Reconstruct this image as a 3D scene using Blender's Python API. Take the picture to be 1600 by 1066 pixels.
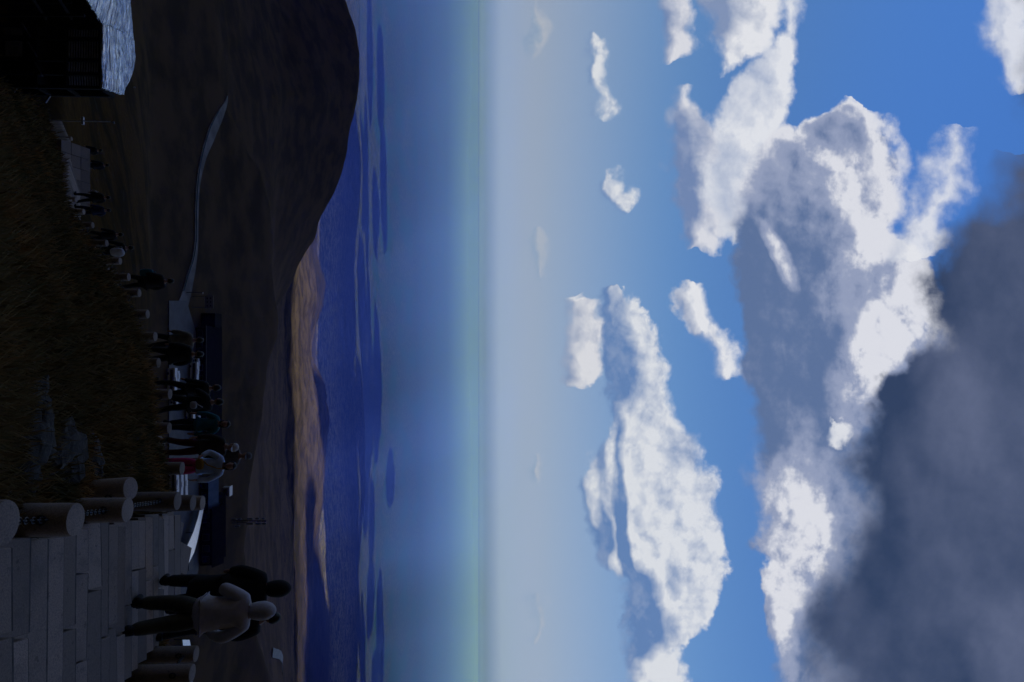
import bpy, bmesh, math, random
import numpy as np
from mathutils import Vector, Matrix
R = math.radians
sc = bpy.context.scene
for o in list(bpy.data.objects): bpy.data.objects.remove(o)
COL = sc.collection
random.seed(7)
rng = np.random.default_rng(7)

# ------------------------------------------------------------------ camera (the photograph was taken with the camera turned on its side)
PITCH = R(3.0); FPX = 1067.0
cam_d = bpy.data.cameras.new('camera'); cam_d.sensor_width = 36; cam_d.lens = 24.0
cam_d.clip_start = 0.1; cam_d.clip_end = 400000
cam = bpy.data.objects.new('camera', cam_d); COL.objects.link(cam); sc.camera = cam
_f = Vector((0, math.cos(PITCH), math.sin(PITCH))); _u = Vector((0, -math.sin(PITCH), math.cos(PITCH)))
_m = Matrix.Identity(4)
for i, c in enumerate((_u, Vector((-1, 0, 0)), -_f)):
    for j in range(3): _m[j][i] = c[j]
cam.matrix_world = _m

def pix(u, x):
    """direction of a point of the scene: a = X/Y, e = Z/Y"""
    r = (np.asarray(u, float) - 533) / FPX; up = (np.asarray(x, float) - 800) / FPX
    y = math.cos(PITCH) - up * math.sin(PITCH); z = up * math.cos(PITCH) + math.sin(PITCH)
    return r / y, z / y
def at(u, x, D):
    a, e = pix(u, x); return Vector((float(a) * D, D, float(e) * D))

# ------------------------------------------------------------------ render settings, exposure
sc.render.engine = 'CYCLES'
cy = sc.cycles
cy.use_denoising = True
try: cy.denoiser = 'OPENIMAGEDENOISE'
except Exception: pass
cy.max_bounces = 6; cy.diffuse_bounces = 3; cy.glossy_bounces = 3; cy.transmission_bounces = 2; cy.volume_bounces = 2
cy.caustics_reflective = False; cy.caustics_refractive = False
sc.view_settings.view_transform = 'Standard'; sc.view_settings.look = 'None'
sc.view_settings.exposure = 0.0; sc.view_settings.gamma = 1.0

# ------------------------------------------------------------------ node helper
class N:
    """tiny wrapper so that node maths can be written as expressions"""
    def __init__(s, t, sock): s.t = t; s.s = sock
    @staticmethod
    def _m(t, op, *a, clamp=False):
        n = t.nodes.new('ShaderNodeMath'); n.operation = op; n.use_clamp = clamp
        for i, v in enumerate(a):
            if isinstance(v, N): t.links.new(v.s, n.inputs[i])
            else: n.inputs[i].default_value = v
        return N(t, n.outputs[0])
    def __add__(s, o): return N._m(s.t, 'ADD', s, o)
    __radd__ = __add__
    def __sub__(s, o): return N._m(s.t, 'SUBTRACT', s, o)
    def __rsub__(s, o): return N._m(s.t, 'SUBTRACT', o, s)
    def __mul__(s, o): return N._m(s.t, 'MULTIPLY', s, o)
    __rmul__ = __mul__
    def __truediv__(s, o): return N._m(s.t, 'DIVIDE', s, o)
    def min(s, o): return N._m(s.t, 'MINIMUM', s, o)
    def max(s, o): return N._m(s.t, 'MAXIMUM', s, o)
    def clamp(s): return N._m(s.t, 'ADD', s, 0.0, clamp=True)
    def pow(s, o): return N._m(s.t, 'POWER', s, o)
    def ss(s, lo, hi, a=0.0, b=1.0):
        n = s.t.nodes.new('ShaderNodeMapRange'); n.interpolation_type = 'SMOOTHSTEP'
        s.t.links.new(s.s, n.inputs[0])
        for i, v in enumerate((lo, hi, a, b)):
            if isinstance(v, N): s.t.links.new(v.s, n.inputs[i + 1])
            else: n.inputs[i + 1].default_value = v
        return N(s.t, n.outputs[0])
def mixc(t, f, a, b, blend='MIX'):
    n = t.nodes.new('ShaderNodeMix'); n.data_type = 'RGBA'; n.blend_type = blend
    for i, v in ((0, f), (6, a), (7, b)):
        if isinstance(v, N): t.links.new(v.s, n.inputs[i])
        elif i == 0: n.inputs[0].default_value = v
        else: n.inputs[i].default_value = (*v, 1)
    return N(t, n.outputs[2])
def noise(t, vec, scale, detail=4, rough=.55, dist=0.0, out=0):
    n = t.nodes.new('ShaderNodeTexNoise'); n.inputs['Scale'].default_value = scale
    n.inputs['Detail'].default_value = detail; n.inputs['Roughness'].default_value = rough; n.inputs['Distortion'].default_value = dist
    if vec is not None: t.links.new(vec.s, n.inputs['Vector'])
    return N(t, n.outputs[out])
def comb(t, x, y, z=0.0):
    n = t.nodes.new('ShaderNodeCombineXYZ')
    for i, v in enumerate((x, y, z)):
        if isinstance(v, N): t.links.new(v.s, n.inputs[i])
        else: n.inputs[i].default_value = v
    return N(t, n.outputs[0])
def sep(t, v):
    n = t.nodes.new('ShaderNodeSeparateXYZ'); t.links.new(v.s, n.inputs[0]); return [N(t, n.outputs[i]) for i in range(3)]
def lin(r, g, b):
    f = lambda c: (c / 255 / 12.92) if c / 255 <= .04045 else ((c / 255 + .055) / 1.055) ** 2.4
    return (f(r), f(g), f(b))

# ------------------------------------------------------------------ sun and sky
SUN_ELEV = R(50); SUN_DIR = Vector((-0.50, -0.866, 0)) * math.cos(SUN_ELEV) + Vector((0, 0, math.sin(SUN_ELEV)))
sun_d = bpy.data.lights.new('sun', 'SUN'); sun_d.energy = 5.0; sun_d.angle = R(0.5); sun_d.color = (1, .985, .965)
sun = bpy.data.objects.new('sun', sun_d); COL.objects.link(sun)
sun.rotation_euler = SUN_DIR.to_track_quat('Z', 'Y').to_euler()

SKY = 0.1
world = bpy.data.worlds.new('World'); sc.world = world; world.use_nodes = True
wt = world.node_tree; wt.nodes.clear()
def build_sky():
    t = wt
    out = t.nodes.new('ShaderNodeOutputWorld'); bg = t.nodes.new('ShaderNodeBackground'); bg.inputs['Strength'].default_value = SKY
    t.links.new(bg.outputs[0], out.inputs[0])
    sk = t.nodes.new('ShaderNodeTexSky'); sk.sky_type = 'NISHITA'; sk.sun_disc = False
    sk.sun_elevation = SUN_ELEV; sk.sun_rotation = math.atan2(SUN_DIR.x, SUN_DIR.y)
    sk.altitude = 1700; sk.air_density = 1.0; sk.dust_density = 0.6; sk.ozone_density = 2.0
    hs = t.nodes.new('ShaderNodeHueSaturation'); hs.inputs['Saturation'].default_value = 1.12; hs.inputs['Value'].default_value = 1.0
    t.links.new(sk.outputs[0], hs.inputs['Color'])
    sky0 = N(t, hs.outputs[0])
    tc = t.nodes.new('ShaderNodeTexCoord'); d = N(t, tc.outputs['Generated'])
    X, Y, Z = sep(t, d)
    Yc = Y.max(0.12)
    a = X / Yc; e = Z / Yc
    sky = mixc(t, Z.ss(.12, .5), sky0, mixc(t, 1.0, sky0, (1.02, 1.30, 1.62), 'MULTIPLY'))
    sky = mixc(t, 1.0, sky, mixc(t, Z.ss(.34, .64), (1.0, 1.0, 1.0), (1.20, 1.36, 1.50)), 'MULTIPLY')
    # white haze low over the horizon (an air mass: depends on the elevation only)
    hz = (Z.max(0.0)).ss(0.0, 0.30, 1.0, 0.0)
    k3 = [tuple(c / SKY for c in lin(*q)) for q in ((6, 10, 20), (112, 142, 212), (142, 144, 180))]
    low = mixc(t, Z.ss(.003, .095), mixc(t, Z.ss(.0005, .0070), k3[0], k3[1]), k3[2])
    sky = mixc(t, (hz * 0.80).max(Z.max(0.0).ss(0.004, .10, 1.0, 0.0)), sky, low)
    # ---- clouds: envelopes (top and bottom outline against azimuth) broken up by noise
    p = comb(t, a, e, 0.3)
    n_lo = noise(t, p, 5.0, 3, .5, out=1); n_hi = noise(t, p, 22.0, 6, .50, out=1)
    lx, ly, lz = sep(t, n_lo); hx, hy, hz2 = sep(t, n_hi)
    aw = a + (lx - .5) * .065 + (hx - .5) * .050
    ew = e + (ly - .5) * .05 + (hy - .5) * .046
    pw = comb(t, a + (lx - .5) * .02, e + (ly - .5) * .02, 1.7)
    fine = noise(t, pw, 13.0, 8, .54)
    fine2 = noise(t, comb(t, a + (lx - .5) * .02 - .008, e + (ly - .5) * .02 + .014, 1.7), 13.0, 8, .54)
    big = noise(t, comb(t, a, e, 4.2), 3.2, 4, .5)
    def billow(da, de):
        vo = t.nodes.new('ShaderNodeTexVoronoi'); vo.feature = 'SMOOTH_F1'; vo.inputs['Scale'].default_value = 17
        vo.inputs['Detail'].default_value = 4; vo.inputs['Roughness'].default_value = .58; vo.inputs['Lacunarity'].default_value = 2.1; vo.inputs['Smoothness'].default_value = .22
        vo.normalize = True
        t.links.new(comb(t, a + da + (hx - .5) * .022, (e + de) * 1.15 + (hy - .5) * .022, 0.5).s, vo.inputs['Vector'])
        return N(t, vo.outputs['Distance'])
    bil = billow(0, 0); bilL = billow(-.006, .012); bil0 = .40
    round_ = bilL - bil
    relief = (fine - fine2)
    A0, A1, E1 = -1.0, 1.0, 1.2
    def curve(pts):
        n = t.nodes.new('ShaderNodeFloatCurve'); cm = n.mapping; c = cm.curves[0]
        P = []
        for u, x in pts:
            aa, ee = pix(u, x); P.append((min(1, max(0, (float(aa) - A0) / (A1 - A0))), min(1, max(0, float(ee) / E1))))
        P.sort(); P2 = [P[0]]
        for q in P[1:]:
            if q[0] > P2[-1][0] + 1e-4: P2.append(q)
        while len(c.points) < len(P2): c.points.new(.5, .5)
        for pt, q in zip(c.points, P2): pt.location = q; pt.handle_type = 'AUTO_CLAMPED'
        cm.extend = 'HORIZONTAL'; cm.update()
        n.inputs['Factor'].default_value = 1
        t.links.new(((aw - A0) / (A1 - A0)).clamp().s, n.inputs['Value'])
        return N(t, n.outputs[0]) * E1
    state = {'c': sky}
    def blob(u, x, ru, rx, rot=0.0, k=.25):
        """soft patch of light or shade inside a cloud: 1 in its middle, 0 outside"""
        a0, e0 = pix(u, x); c, s_ = math.cos(R(rot)), math.sin(R(rot))
        du = aw2 - float(a0); dx = ew2 - float(e0)
        p_ = (du * c + dx * s_) * (FPX / ru); q_ = (dx * c - du * s_) * (FPX / rx)
        return (p_ * p_ + q_ * q_).ss(max(0.0, 1.0 - k), 1.0 + k * 1.3, 1.0, 0.0)
    aw2 = a + (lx - .5) * .05 + (hx - .5) * .018; ew2 = e + (ly - .5) * .05 + (hy - .5) * .018
    def layer(clouds, lit, shade, soft=.02, amp=.05, h0=0.0, h1=1.0, s0=0.0, s1=1.0, op=1.0, relk=2.2, bilk=.6, edge=0.0, edgek=.9, rim=None, rnd=2.2, ampb=.05, bigk=0.0, blobs=(), rel2=0.0, mid=None):
        tops, bots = [], []
        for tp, bt in clouds:
            lo = min(q[0] for q in tp); hi = max(q[0] for q in tp)
            mid_ = sum(q[1] for q in bt) / len(bt)
            tops += [(lo - 14, mid_ - 90)] + tp + [(hi + 14, mid_ - 90)]
            bots += [(lo - 14, mid_ + 90)] + bt + [(hi + 14, mid_ + 90)]
        tp = curve(tops); bt = curve(bots)
        dt = tp - ew; db = ew - bt; amp_ = amp
        h = (db / (dt.max(0.0) + db.max(0.0)).max(0.004)).clamp()
        D = dt.min(db) + (fine - .5) * amp + (bil0 - bil) * ampb
        al = D.ss(0.0, (big - .30).max(.04) * (soft * 5.0) + .003)
        s = h.ss(h0, h1, s0, s1) + (big - .5) * bigk
        if edge: s = s + (dt + (fine - .5) * amp).ss(0.0, edge, edgek, 0.0)          # thin rims let the light through
        if rim is not None: s = s + D.ss(0.0, edge * 1.1, edgek, 0.0) * a.ss(rim - .06, rim + .06, 1.0, 0.0)
        for q in blobs: s = s + blob(*q[:5], k=q[6] if len(q) > 6 else 1.0) * q[5]
        s = s.clamp()
        s = s + (relief * relk + round_ * rnd + (bil0 - bil) * bilk) * (s * .75 + .25) + (fine - .5) * rel2
        s = s.clamp()
        c0 = tuple(c / SKY for c in lin(*shade)); c1 = tuple(c / SKY for c in lin(*lit))
        col = mixc(t, s, c0, c1) if mid is None else mixc(t, s.ss(.5, 1.0), mixc(t, s.ss(0, .5), c0, tuple(c / SKY for c in lin(*mid))), c1)
        state['c'] = mixc(t, al * op, state['c'], col)
    CLOUDS(layer)
    # ---- everything overhead and behind the viewer: the grey deck that keeps the mountain top in shade
    front = Y.ss(0.10, 0.36)
    n2 = noise(t, d, 2.2, 5, .55)
    deck = mixc(t, n2.ss(.35, .7), tuple(c / SKY for c in DECK0), tuple(c / SKY for c in DECK1))
    deck = mixc(t, Y.ss(-.35, .12), tuple(c / SKY for c in (.010, .009, .009)), deck)
    fin = mixc(t, front, deck, state['c'])
    t.links.new(fin.s, bg.inputs['Color'])
DECK0, DECK1 = (.105, .086, .064), (.175, .145, .11)
def CLOUDS(L):
    W = (216, 220, 231)
    # faint banks low over the horizon
    L([([(-20, 835), (40, 848), (95, 834)], [(-20, 828), (40, 824), (95, 828)]),
       ([(350, 836), (390, 850), (430, 838)], [(350, 828), (390, 824), (430, 830)]),
       ([(700, 846), (722, 856), (748, 846)], [(700, 840), (722, 838), (748, 841)]),
       ([(925, 836), (955, 850), (1000, 838)], [(925, 828), (955, 826), (1000, 830)])],
      (184, 188, 202), (120, 150, 190), soft=.02, amp=.03, op=.62, h0=.1, h1=.7)
    # flap under the big cumulus, the small cloud left of it, the flat-based cloud higher on the left
    L([([(-140, 1075), (0, 1080), (60, 1090), (92, 1062)], [(-140, 1030), (0, 1030), (60, 1030), (92, 1042)]),
       ([(138, 1078), (165, 1092), (200, 1125), (260, 1160), (300, 1165), (350, 1142), (395, 1092), (412, 1072)],
        [(138, 1060), (165, 1050), (200, 1048), (260, 1050), (300, 1052), (350, 1055), (395, 1064), (412, 1066)]),
       ([(420, 899), (455, 908), (468, 941), (500, 947), (550, 944), (590, 930)], [(420, 885), (455, 880), (468, 880), (500, 879), (550, 879), (590, 884)])],
      (214, 216, 228), (112, 134, 178), soft=.016, amp=.05, h0=.05, h1=.55, s0=.15, bilk=.7, relk=2.0,
      blobs=[(240, 1085, 80, 28, 0, -.75), (345, 1075, 60, 22, 0, -.35), (150, 1090, 40, 20, 40, .2), (30, 1056, 34, 18, 0, -.35), (500, 910, 60, 10, 0, -.2)])
    # big cumulus on the right, small ones on the left
    L([([(55, 934), (80, 946), (110, 944), (140, 948), (162, 966), (192, 952)], [(55, 914), (80, 912), (110, 913), (140, 914), (162, 916), (192, 926)]),
       ([(262, 956), (290, 970), (305, 996), (332, 998)], [(262, 936), (290, 934), (305, 944), (332, 962)]),
       ([(452, 976), (480, 996), (520, 1014), (560, 1028), (600, 1048), (650, 1062), (690, 1098), (740, 1110), (800, 1120), (880, 1128), (940, 1120), (985, 1098), (1015, 1060), (1045, 1072), (1130, 1060)],
        [(452, 943), (480, 940), (520, 942), (560, 944), (600, 948), (650, 952), (690, 938), (730, 924), (780, 920), (840, 924), (880, 945), (910, 968), (940, 970), (985, 973), (1015, 978), (1045, 986), (1130, 985)])],
      W, (98, 130, 182), soft=.016, amp=.050, h0=.02, h1=.34, s0=.0, s1=.80, bilk=.8, relk=1.5, bigk=.10, rel2=.2, rnd=2.9, ampb=.07,
      blobs=[(530, 965, 95, 20, 8, -.65), (570, 975, 60, 26, 30, -.35), (950, 1000, 62, 30, 5, -.9), (760, 935, 60, 10, 5, .55), (730, 962, 60, 8, 8, .5), (700, 980, 50, 9, 5, .3), (850, 940, 30, 14, 0, -.3), (880, 962, 24, 10, 20, .5), (990, 1010, 40, 50, 30, -.7), (810, 976, 120, 9, 2, -.9), (830, 950, 40, 10, 4, -.5), (903, 1050, 26, 14, 15, -.6), (900, 1030, 70, 22, 30, .25),
             (700, 1075, 30, 34, 40, -.3), (620, 1015, 40, 14, 30, -.25), (1040, 1025, 40, 50, 0, .3)])
    # hook-shaped small cloud, ragged cloud at the upper left
    L([([(-160, 1225), (0, 1222), (40, 1212), (80, 1188), (112, 1146), (135, 1120)], [(-160, 1120), (0, 1090), (40, 1102), (80, 1112), (112, 1118), (135, 1112)]),
       ([(440, 1088), (475, 1108), (505, 1114), (530, 1148), (560, 1156), (588, 1152)], [(440, 1070), (475, 1050), (505, 1056), (530, 1090), (560, 1110), (588, 1124)])],
      (224, 226, 235), (128, 146, 184), soft=.02, amp=.06, h0=.0, h1=.5, s0=.35, bilk=.5, rel2=.6,
      blobs=[(15, 1125, 40, 36, 0, -.75), (505, 1075, 40, 8, 30, -.4)])
    L([([(-160, 1262), (0, 1256), (60, 1252), (120, 1244), (170, 1236), (210, 1226), (250, 1222), (300, 1214), (340, 1184), (372, 1150)],
        [(-160, 1225), (0, 1228), (60, 1205), (120, 1152), (170, 1118), (210, 1108), (250, 1100), (300, 1104), (340, 1118), (372, 1135)])],
      (222, 225, 235), (150, 166, 200), soft=.022, amp=.065, h0=.0, h1=.6, s0=.55, bilk=.35, rel2=.6, bigk=.6,
      blobs=[(140, 1180, 50, 30, 0, -.3), (290, 1150, 60, 30, 0, -.45)])
    # the wide grey cloud
    L([([(150, 1352), (162, 1388), (200, 1408), (260, 1416), (310, 1420), (350, 1402), (400, 1440), (480, 1490), (560, 1520), (700, 1500), (900, 1480), (1200, 1470)],
        [(150, 1335), (162, 1318), (200, 1222), (260, 1160), (310, 1146), (350, 1142), (400, 1140), (480, 1146), (560, 1166), (700, 1173), (900, 1190), (1200, 1235)])],
      (218, 220, 231), (92, 114, 156), soft=.020, amp=.075, h0=.0, h1=1.0, s0=.12, s1=.42, edge=.065, edgek=.8, rim=-.20, rnd=2.0, bilk=.55, relk=1.8, bigk=1.1, rel2=.35, mid=(146, 157, 188),
      blobs=[(480, 1428, 105, 58, -35, .62), (545, 1370, 105, 42, -40, .60), (370, 1385, 80, 26, -55, .42), (325, 1345, 85, 40, 20, .32), (440, 1330, 70, 40, -30, .22), (290, 1290, 70, 30, 60, .18), (225, 1262, 60, 16, 62, .40), 
             (620, 1345, 60, 30, -30, .25), (396, 1214, 56, 15, 30, .62), (470, 1180, 130, 30, 8, -.35), (420, 1175, 60, 32, 0, -.25), (620, 1200, 130, 24, 4, -.25),
             (840, 1238, 105, 56, 0, .50), (935, 1216, 80, 34, 0, .50), (860, 1278, 70, 28, 0, .3), (740, 1250, 80, 40, 0, .18), (1010, 1225, 60, 16, 10, .4), (520, 1290, 120, 50, 0, .0), (200, 1365, 26, 46, 15, -.28), (290, 1360, 50, 20, 0, -.15)])
    # bright scraps
    L([([(-160, 1660), (0, 1660), (60, 1650), (130, 1630)], [(-160, 1520), (0, 1530), (60, 1540), (130, 1575)]),
       ([(195, 1528), (220, 1535), (280, 1530), (340, 1500), (400, 1475)], [(195, 1475), (220, 1455), (280, 1440), (340, 1400), (400, 1380)]),
       ([(655, 1302), (672, 1322), (690, 1316)], [(655, 1284), (672, 1280), (690, 1294)])],
      (226, 228, 236), (150, 164, 196), soft=.030, amp=.09, h0=.0, h1=.5, s0=.4, bilk=.3, op=.88, rel2=.8)
    # the dark near cloud
    L([([(240, 1556), (266, 1800), (700, 1800), (1600, 1800)], [(240, 1552), (268, 1530), (330, 1500), (380, 1440), (430, 1425), (500, 1440), (560, 1415), (640, 1345), (700, 1312), (800, 1305), (860, 1285), (930, 1252), (1066, 1238), (1600, 1230)]),
       ([(-300, 1800), (100, 1800), (170, 1700), (200, 1614)], [(-300, 1590), (60, 1592), (120, 1580), (170, 1590), (200, 1610)])],
      (96, 106, 136), (50, 66, 98), soft=.075, amp=.085, h0=0, h1=.3, s0=.05, s1=.35, bilk=.12, relk=.4, rnd=.5, ampb=.03, bigk=1.5, rel2=.6,
      blobs=[(640, 1500, 120, 60, 20, .3), (700, 1345, 60, 24, 0, -.3), (900, 1380, 160, 40, 0, -.25), (1010, 1580, 90, 60, 0, .35), (560, 1440, 60, 20, -30, .2)])
build_sky()
world.cycles.sampling_method = 'MANUAL'; world.cycles.sample_map_resolution = 512
# ------------------------------------------------------------------ mesh helpers
def tag(o, label=None, cat=None, group=None, kind=None):
    if label: o['label'] = label
    if cat: o['category'] = cat
    if group: o['group'] = group
    if kind: o['kind'] = kind
    return o
def mesh_obj(name, V, F, m=None, parent=None, smooth=False, mats=None, fm=None):
    me = bpy.data.meshes.new(name); me.from_pydata([tuple(v) for v in V], [], [tuple(f) for f in F])
    for mm in (mats or ([m] if m else [])): me.materials.append(mm)
    if fm is not None: me.polygons.foreach_set('material_index', fm)
    if smooth: me.polygons.foreach_set('use_smooth', [True] * len(me.polygons))
    me.update()
    o = bpy.data.objects.new(name, me); COL.objects.link(o)
    if parent: o.parent = parent
    return o
def np_obj(name, V, F4, m, smooth=True):
    me = bpy.data.meshes.new(name); n = len(F4); k = F4.shape[1]
    me.vertices.add(len(V)); me.vertices.foreach_set('co', np.ascontiguousarray(V, np.float32).ravel())
    me.loops.add(n * k); me.loops.foreach_set('vertex_index', np.ascontiguousarray(F4, np.int32).ravel())
    me.polygons.add(n); me.polygons.foreach_set('loop_start', np.arange(0, n * k, k, dtype=np.int32))
    me.polygons.foreach_set('use_smooth', np.full(n, smooth))
    me.update(calc_edges=True); me.validate(); me.materials.append(m)
    o = bpy.data.objects.new(name, me); COL.objects.link(o); return o
def empty(name, loc, rz=0.0):
    o = bpy.data.objects.new(name, None); COL.objects.link(o); o.location = loc; o.rotation_euler = (0, 0, rz); o.empty_display_size = .2
    return o
def vnoise(x, y, seed=0):
    xi = np.floor(x).astype(np.int64); yi = np.floor(y).astype(np.int64); xf = x - xi; yf = y - yi
    def h(i, j):
        v = (i * 374761393 + j * 668265263 + seed * 1442695041) & 0xffffffff
        v = ((v ^ (v >> 13)) * 1274126177) & 0xffffffff
        return ((v ^ (v >> 16)) & 0xffff) / 65535.0
    s = xf * xf * (3 - 2 * xf); r = yf * yf * (3 - 2 * yf)
    return (h(xi, yi) * (1 - s) + h(xi + 1, yi) * s) * (1 - r) + (h(xi, yi + 1) * (1 - s) + h(xi + 1, yi + 1) * s) * r
def fbm(x, y, o=4, seed=0):
    t = 0; a = .5; 
    for k in range(o): t = t + a * (vnoise(x * 2 ** k, y * 2 ** k, seed + k) - .5); a *= .5
    return t

# ------------------------------------------------------------------ materials
def new_mat(name):
    m = bpy.data.materials.new(name); m.use_nodes = True; t = m.node_tree
    b = t.nodes['Principled BSDF']; return m, t, b
def setc(t, b, c):
    if isinstance(c, N): t.links.new(c.s, b.inputs['Base Color'])
    else: b.inputs['Base Color'].default_value = (*c, 1)
def bump(t, b, h, s=.3, dist=.02):
    n = t.nodes.new('ShaderNodeBump'); n.inputs['Strength'].default_value = s; n.inputs['Distance'].default_value = dist
    t.links.new(h.s, n.inputs['Height']); t.links.new(n.outputs[0], b.inputs['Normal'])
def tcoord(t, kind='Object'):
    n = t.nodes.new('ShaderNodeTexCoord'); return N(t, n.outputs[kind])
def geo(t, out='Position'):
    n = t.nodes.new('ShaderNodeNewGeometry'); return N(t, n.outputs[out])
def mat(name, c, rough=.8, c2=None, scale=8, bstr=0.0, bscale=40, metal=0.0, spec=.3, coord='Object', detail=4):
    m, t, b = new_mat(name); b.inputs['Roughness'].default_value = rough; b.inputs['Metallic'].default_value = metal
    b.inputs['Specular IOR Level'].default_value = spec
    v = tcoord(t, coord)
    if c2 is None: c2 = tuple(x * .75 for x in c)
    setc(t, b, mixc(t, noise(t, v, scale, detail).ss(.35, .65), c, c2))
    if bstr: bump(t, b, noise(t, v, bscale, 4), bstr, .01)
    return m

# ------------------------------------------------------------------ terrain: one sheet from behind the viewer to the horizon
US = np.linspace(-800, 1900, 1081)
def prof(*pts):
    v = np.interp(US, [p[0] for p in pts], [p[1] for p in pts])
    k = np.exp(-np.linspace(-2, 2, 13) ** 2); k /= k.sum()
    return np.convolve(np.pad(v, 6, mode='edge'), k, 'valid')
def e_of(x): return pix(533, x)[1]
ZP = -122.0                                     # level of the saddle with the car park
roles = []                                      # (distance, tangent of elevation) along every bearing
def role_e(D, E): roles.append((D if isinstance(D, np.ndarray) else np.full_like(US, D), E))
def role_x(D, *pts): role_e(D, e_of(prof(*pts)))
role_e(3, prof((-800, -.80), (240, -.80), (530, -.76), (700, -.79), (760, -.83), (1900, -.83)))
role_e(6, prof((-800, -.79), (140, -.78), (300, -.70), (400, -.665), (530, -.625), (620, -.61), (700, -.603), (760, -.605), (1900, -.605)))
role_e(9, prof((-800, -.76), (140, -.75), (300, -.66), (400, -.62), (530, -.56), (620, -.53), (700, -.512), (760, -.515), (1900, -.515)))
DE = prof((-800, 60), (100, 48), (170, 42), (240, 38), (310, 32), (352, 26.5), (408, 22.8), (458, 19.8), (490, 18.5), (526, 17.4), (567, 16.4), (620, 15.6), (669, 14.6), (732, 12.8), (760, 12.6), (1900, 12.6))
XE = prof((-800, -60), (0, -40), (100, -20), (135, 15), (150, 45), (170, 68), (240, 94), (310, 98), (352, 118), (408, 156), (458, 186), (490, 200), (526, 212), (620, 226), (690, 238), (735, 247), (800, 258), (1000, 250), (1066, 240), (1900, 200))
role_e(DE, e_of(XE))
role_e(DE + .35, e_of(XE) - .022)
role_e(DE + 3.0, e_of(XE) - .028)
role_e(DE * 1.5 + 4, e_of(XE) - .042)
role_e(75, prof((-800, -.60), (0, -.60), (240, -.575), (400, -.535), (530, -.50), (700, -.49), (1900, -.49)))
role_e(130, prof((-800, -.57), (0, -.57), (240, -.53), (400, -.50), (530, -.485), (700, -.48), (1900, -.48)))
role_e(210, prof((-800, -.51), (0, -.51), (240, -.475), (400, -.465), (530, -.465), (700, -.465), (1900, -.465)))
role_e(262, np.full_like(US, ZP / 262))
role_e(285, np.full_like(US, ZP / 285))
role_e(306, np.full_like(US, ZP / 306))
XA = prof((-800, 340), (0, 342), (100, 350), (170, 360), (240, 388), (270, 408), (320, 424), (430, 430), (500, 437), (525, 436), (560, 424), (600, 418), (650, 409), (700, 400), (760, 390), (850, 386), (940, 392), (1000, 408), (1066, 430), (1200, 440), (1900, 440))
role_e(ZP / e_of(XA), e_of(XA))
role_e(ZP / e_of(XA) * 1.14, e_of(XA - 14))
role_x(620, (-800, 400), (0, 430), (150, 460), (240, 450), (350, 434), (470, 420), (520, 400), (700, 388), (900, 396), (1066, 420), (1900, 430))
role_x(800, (-800, 470), (-200, 500), (0, 541), (40, 556), (80, 567), (130, 565), (180, 558), (240, 545), (300, 524), (345, 500), (370, 496), (400, 478), (440, 456), (470, 438), (500, 420), (700, 414), (900, 424), (1066, 440), (1900, 440))
role_x(1050, (-800, 420), (0, 480), (240, 480), (400, 440), (500, 432), (700, 432), (900, 440), (1066, 452), (1900, 450))
role_x(1500, (-800, 450), (0, 478), (500, 458), (1066, 468), (1900, 468))
role_x(2100, (-800, 490), (400, 478), (470, 494), (500, 486), (560, 486), (700, 490), (900, 482), (1900, 486))
role_x(2700, (-800, 500), (400, 494), (440, 505), (480, 500), (530, 482), (560, 486), (600, 509), (660, 515), (720, 514), (780, 509), (820, 502), (850, 490), (950, 498), (1900, 500))
role_x(3100, (-800, 500), (420, 492), (550, 490), (800, 498), (1000, 508), (1900, 510))
role_x(5500, (-800, 530), (300, 534), (450, 532), (600, 530), (750, 540), (850, 552), (940, 558), (1066, 546), (1900, 540))
role_x(7000, (-800, 556), (180, 562), (260, 568), (330, 566), (420, 556), (520, 560), (640, 570), (780, 571), (900, 556), (1000, 566), (1066, 572), (1300, 566), (1900, 560))
role_x(8200, (-800, 560), (300, 562), (700, 566), (1900, 566))
role_x(10700, (-800, 594), (300, 588), (700, 598), (1000, 594), (1900, 596))
role_x(14800, (-800, 646), (533, 648), (800, 654), (1900, 648))
role_x(25000, (-800, 698), (1900, 698))
role_x(52000, (-800, 738), (0, 740), (140, 738), (250, 732), (600, 733), (850, 740), (950, 744), (1066, 741), (1900, 738))
RD = np.array([r[0] for r in roles]); RE = np.array([r[1] for r in roles])
LG = np.linspace(math.log(3), math.log(52000), 900)
EG = np.array([np.interp(LG, np.log(RD[:, j]), RE[:, j]) for j in range(len(US))])      # bearing x distance
k = np.exp(-np.linspace(-2, 2, 9) ** 2); k /= k.sum()
EG = np.array([np.convolve(np.pad(r, 4, mode='edge'), k, 'valid') for r in EG])
def E_at(a, D):
    u = np.clip((533 + FPX * 1.0 * a - US[0]) / (US[1] - US[0]), 0, len(US) - 1.001)
    v = np.clip((np.log(np.maximum(D, 3)) - LG[0]) / (LG[1] - LG[0]), 0, len(LG) - 1.001)
    i = u.astype(int); j = v.astype(int); fu = u - i; fv = v - j
    return (EG[i, j] * (1 - fu) + EG[i + 1, j] * fu) * (1 - fv) + (EG[i, j + 1] * (1 - fu) + EG[i + 1, j + 1] * fu) * fv
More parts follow.
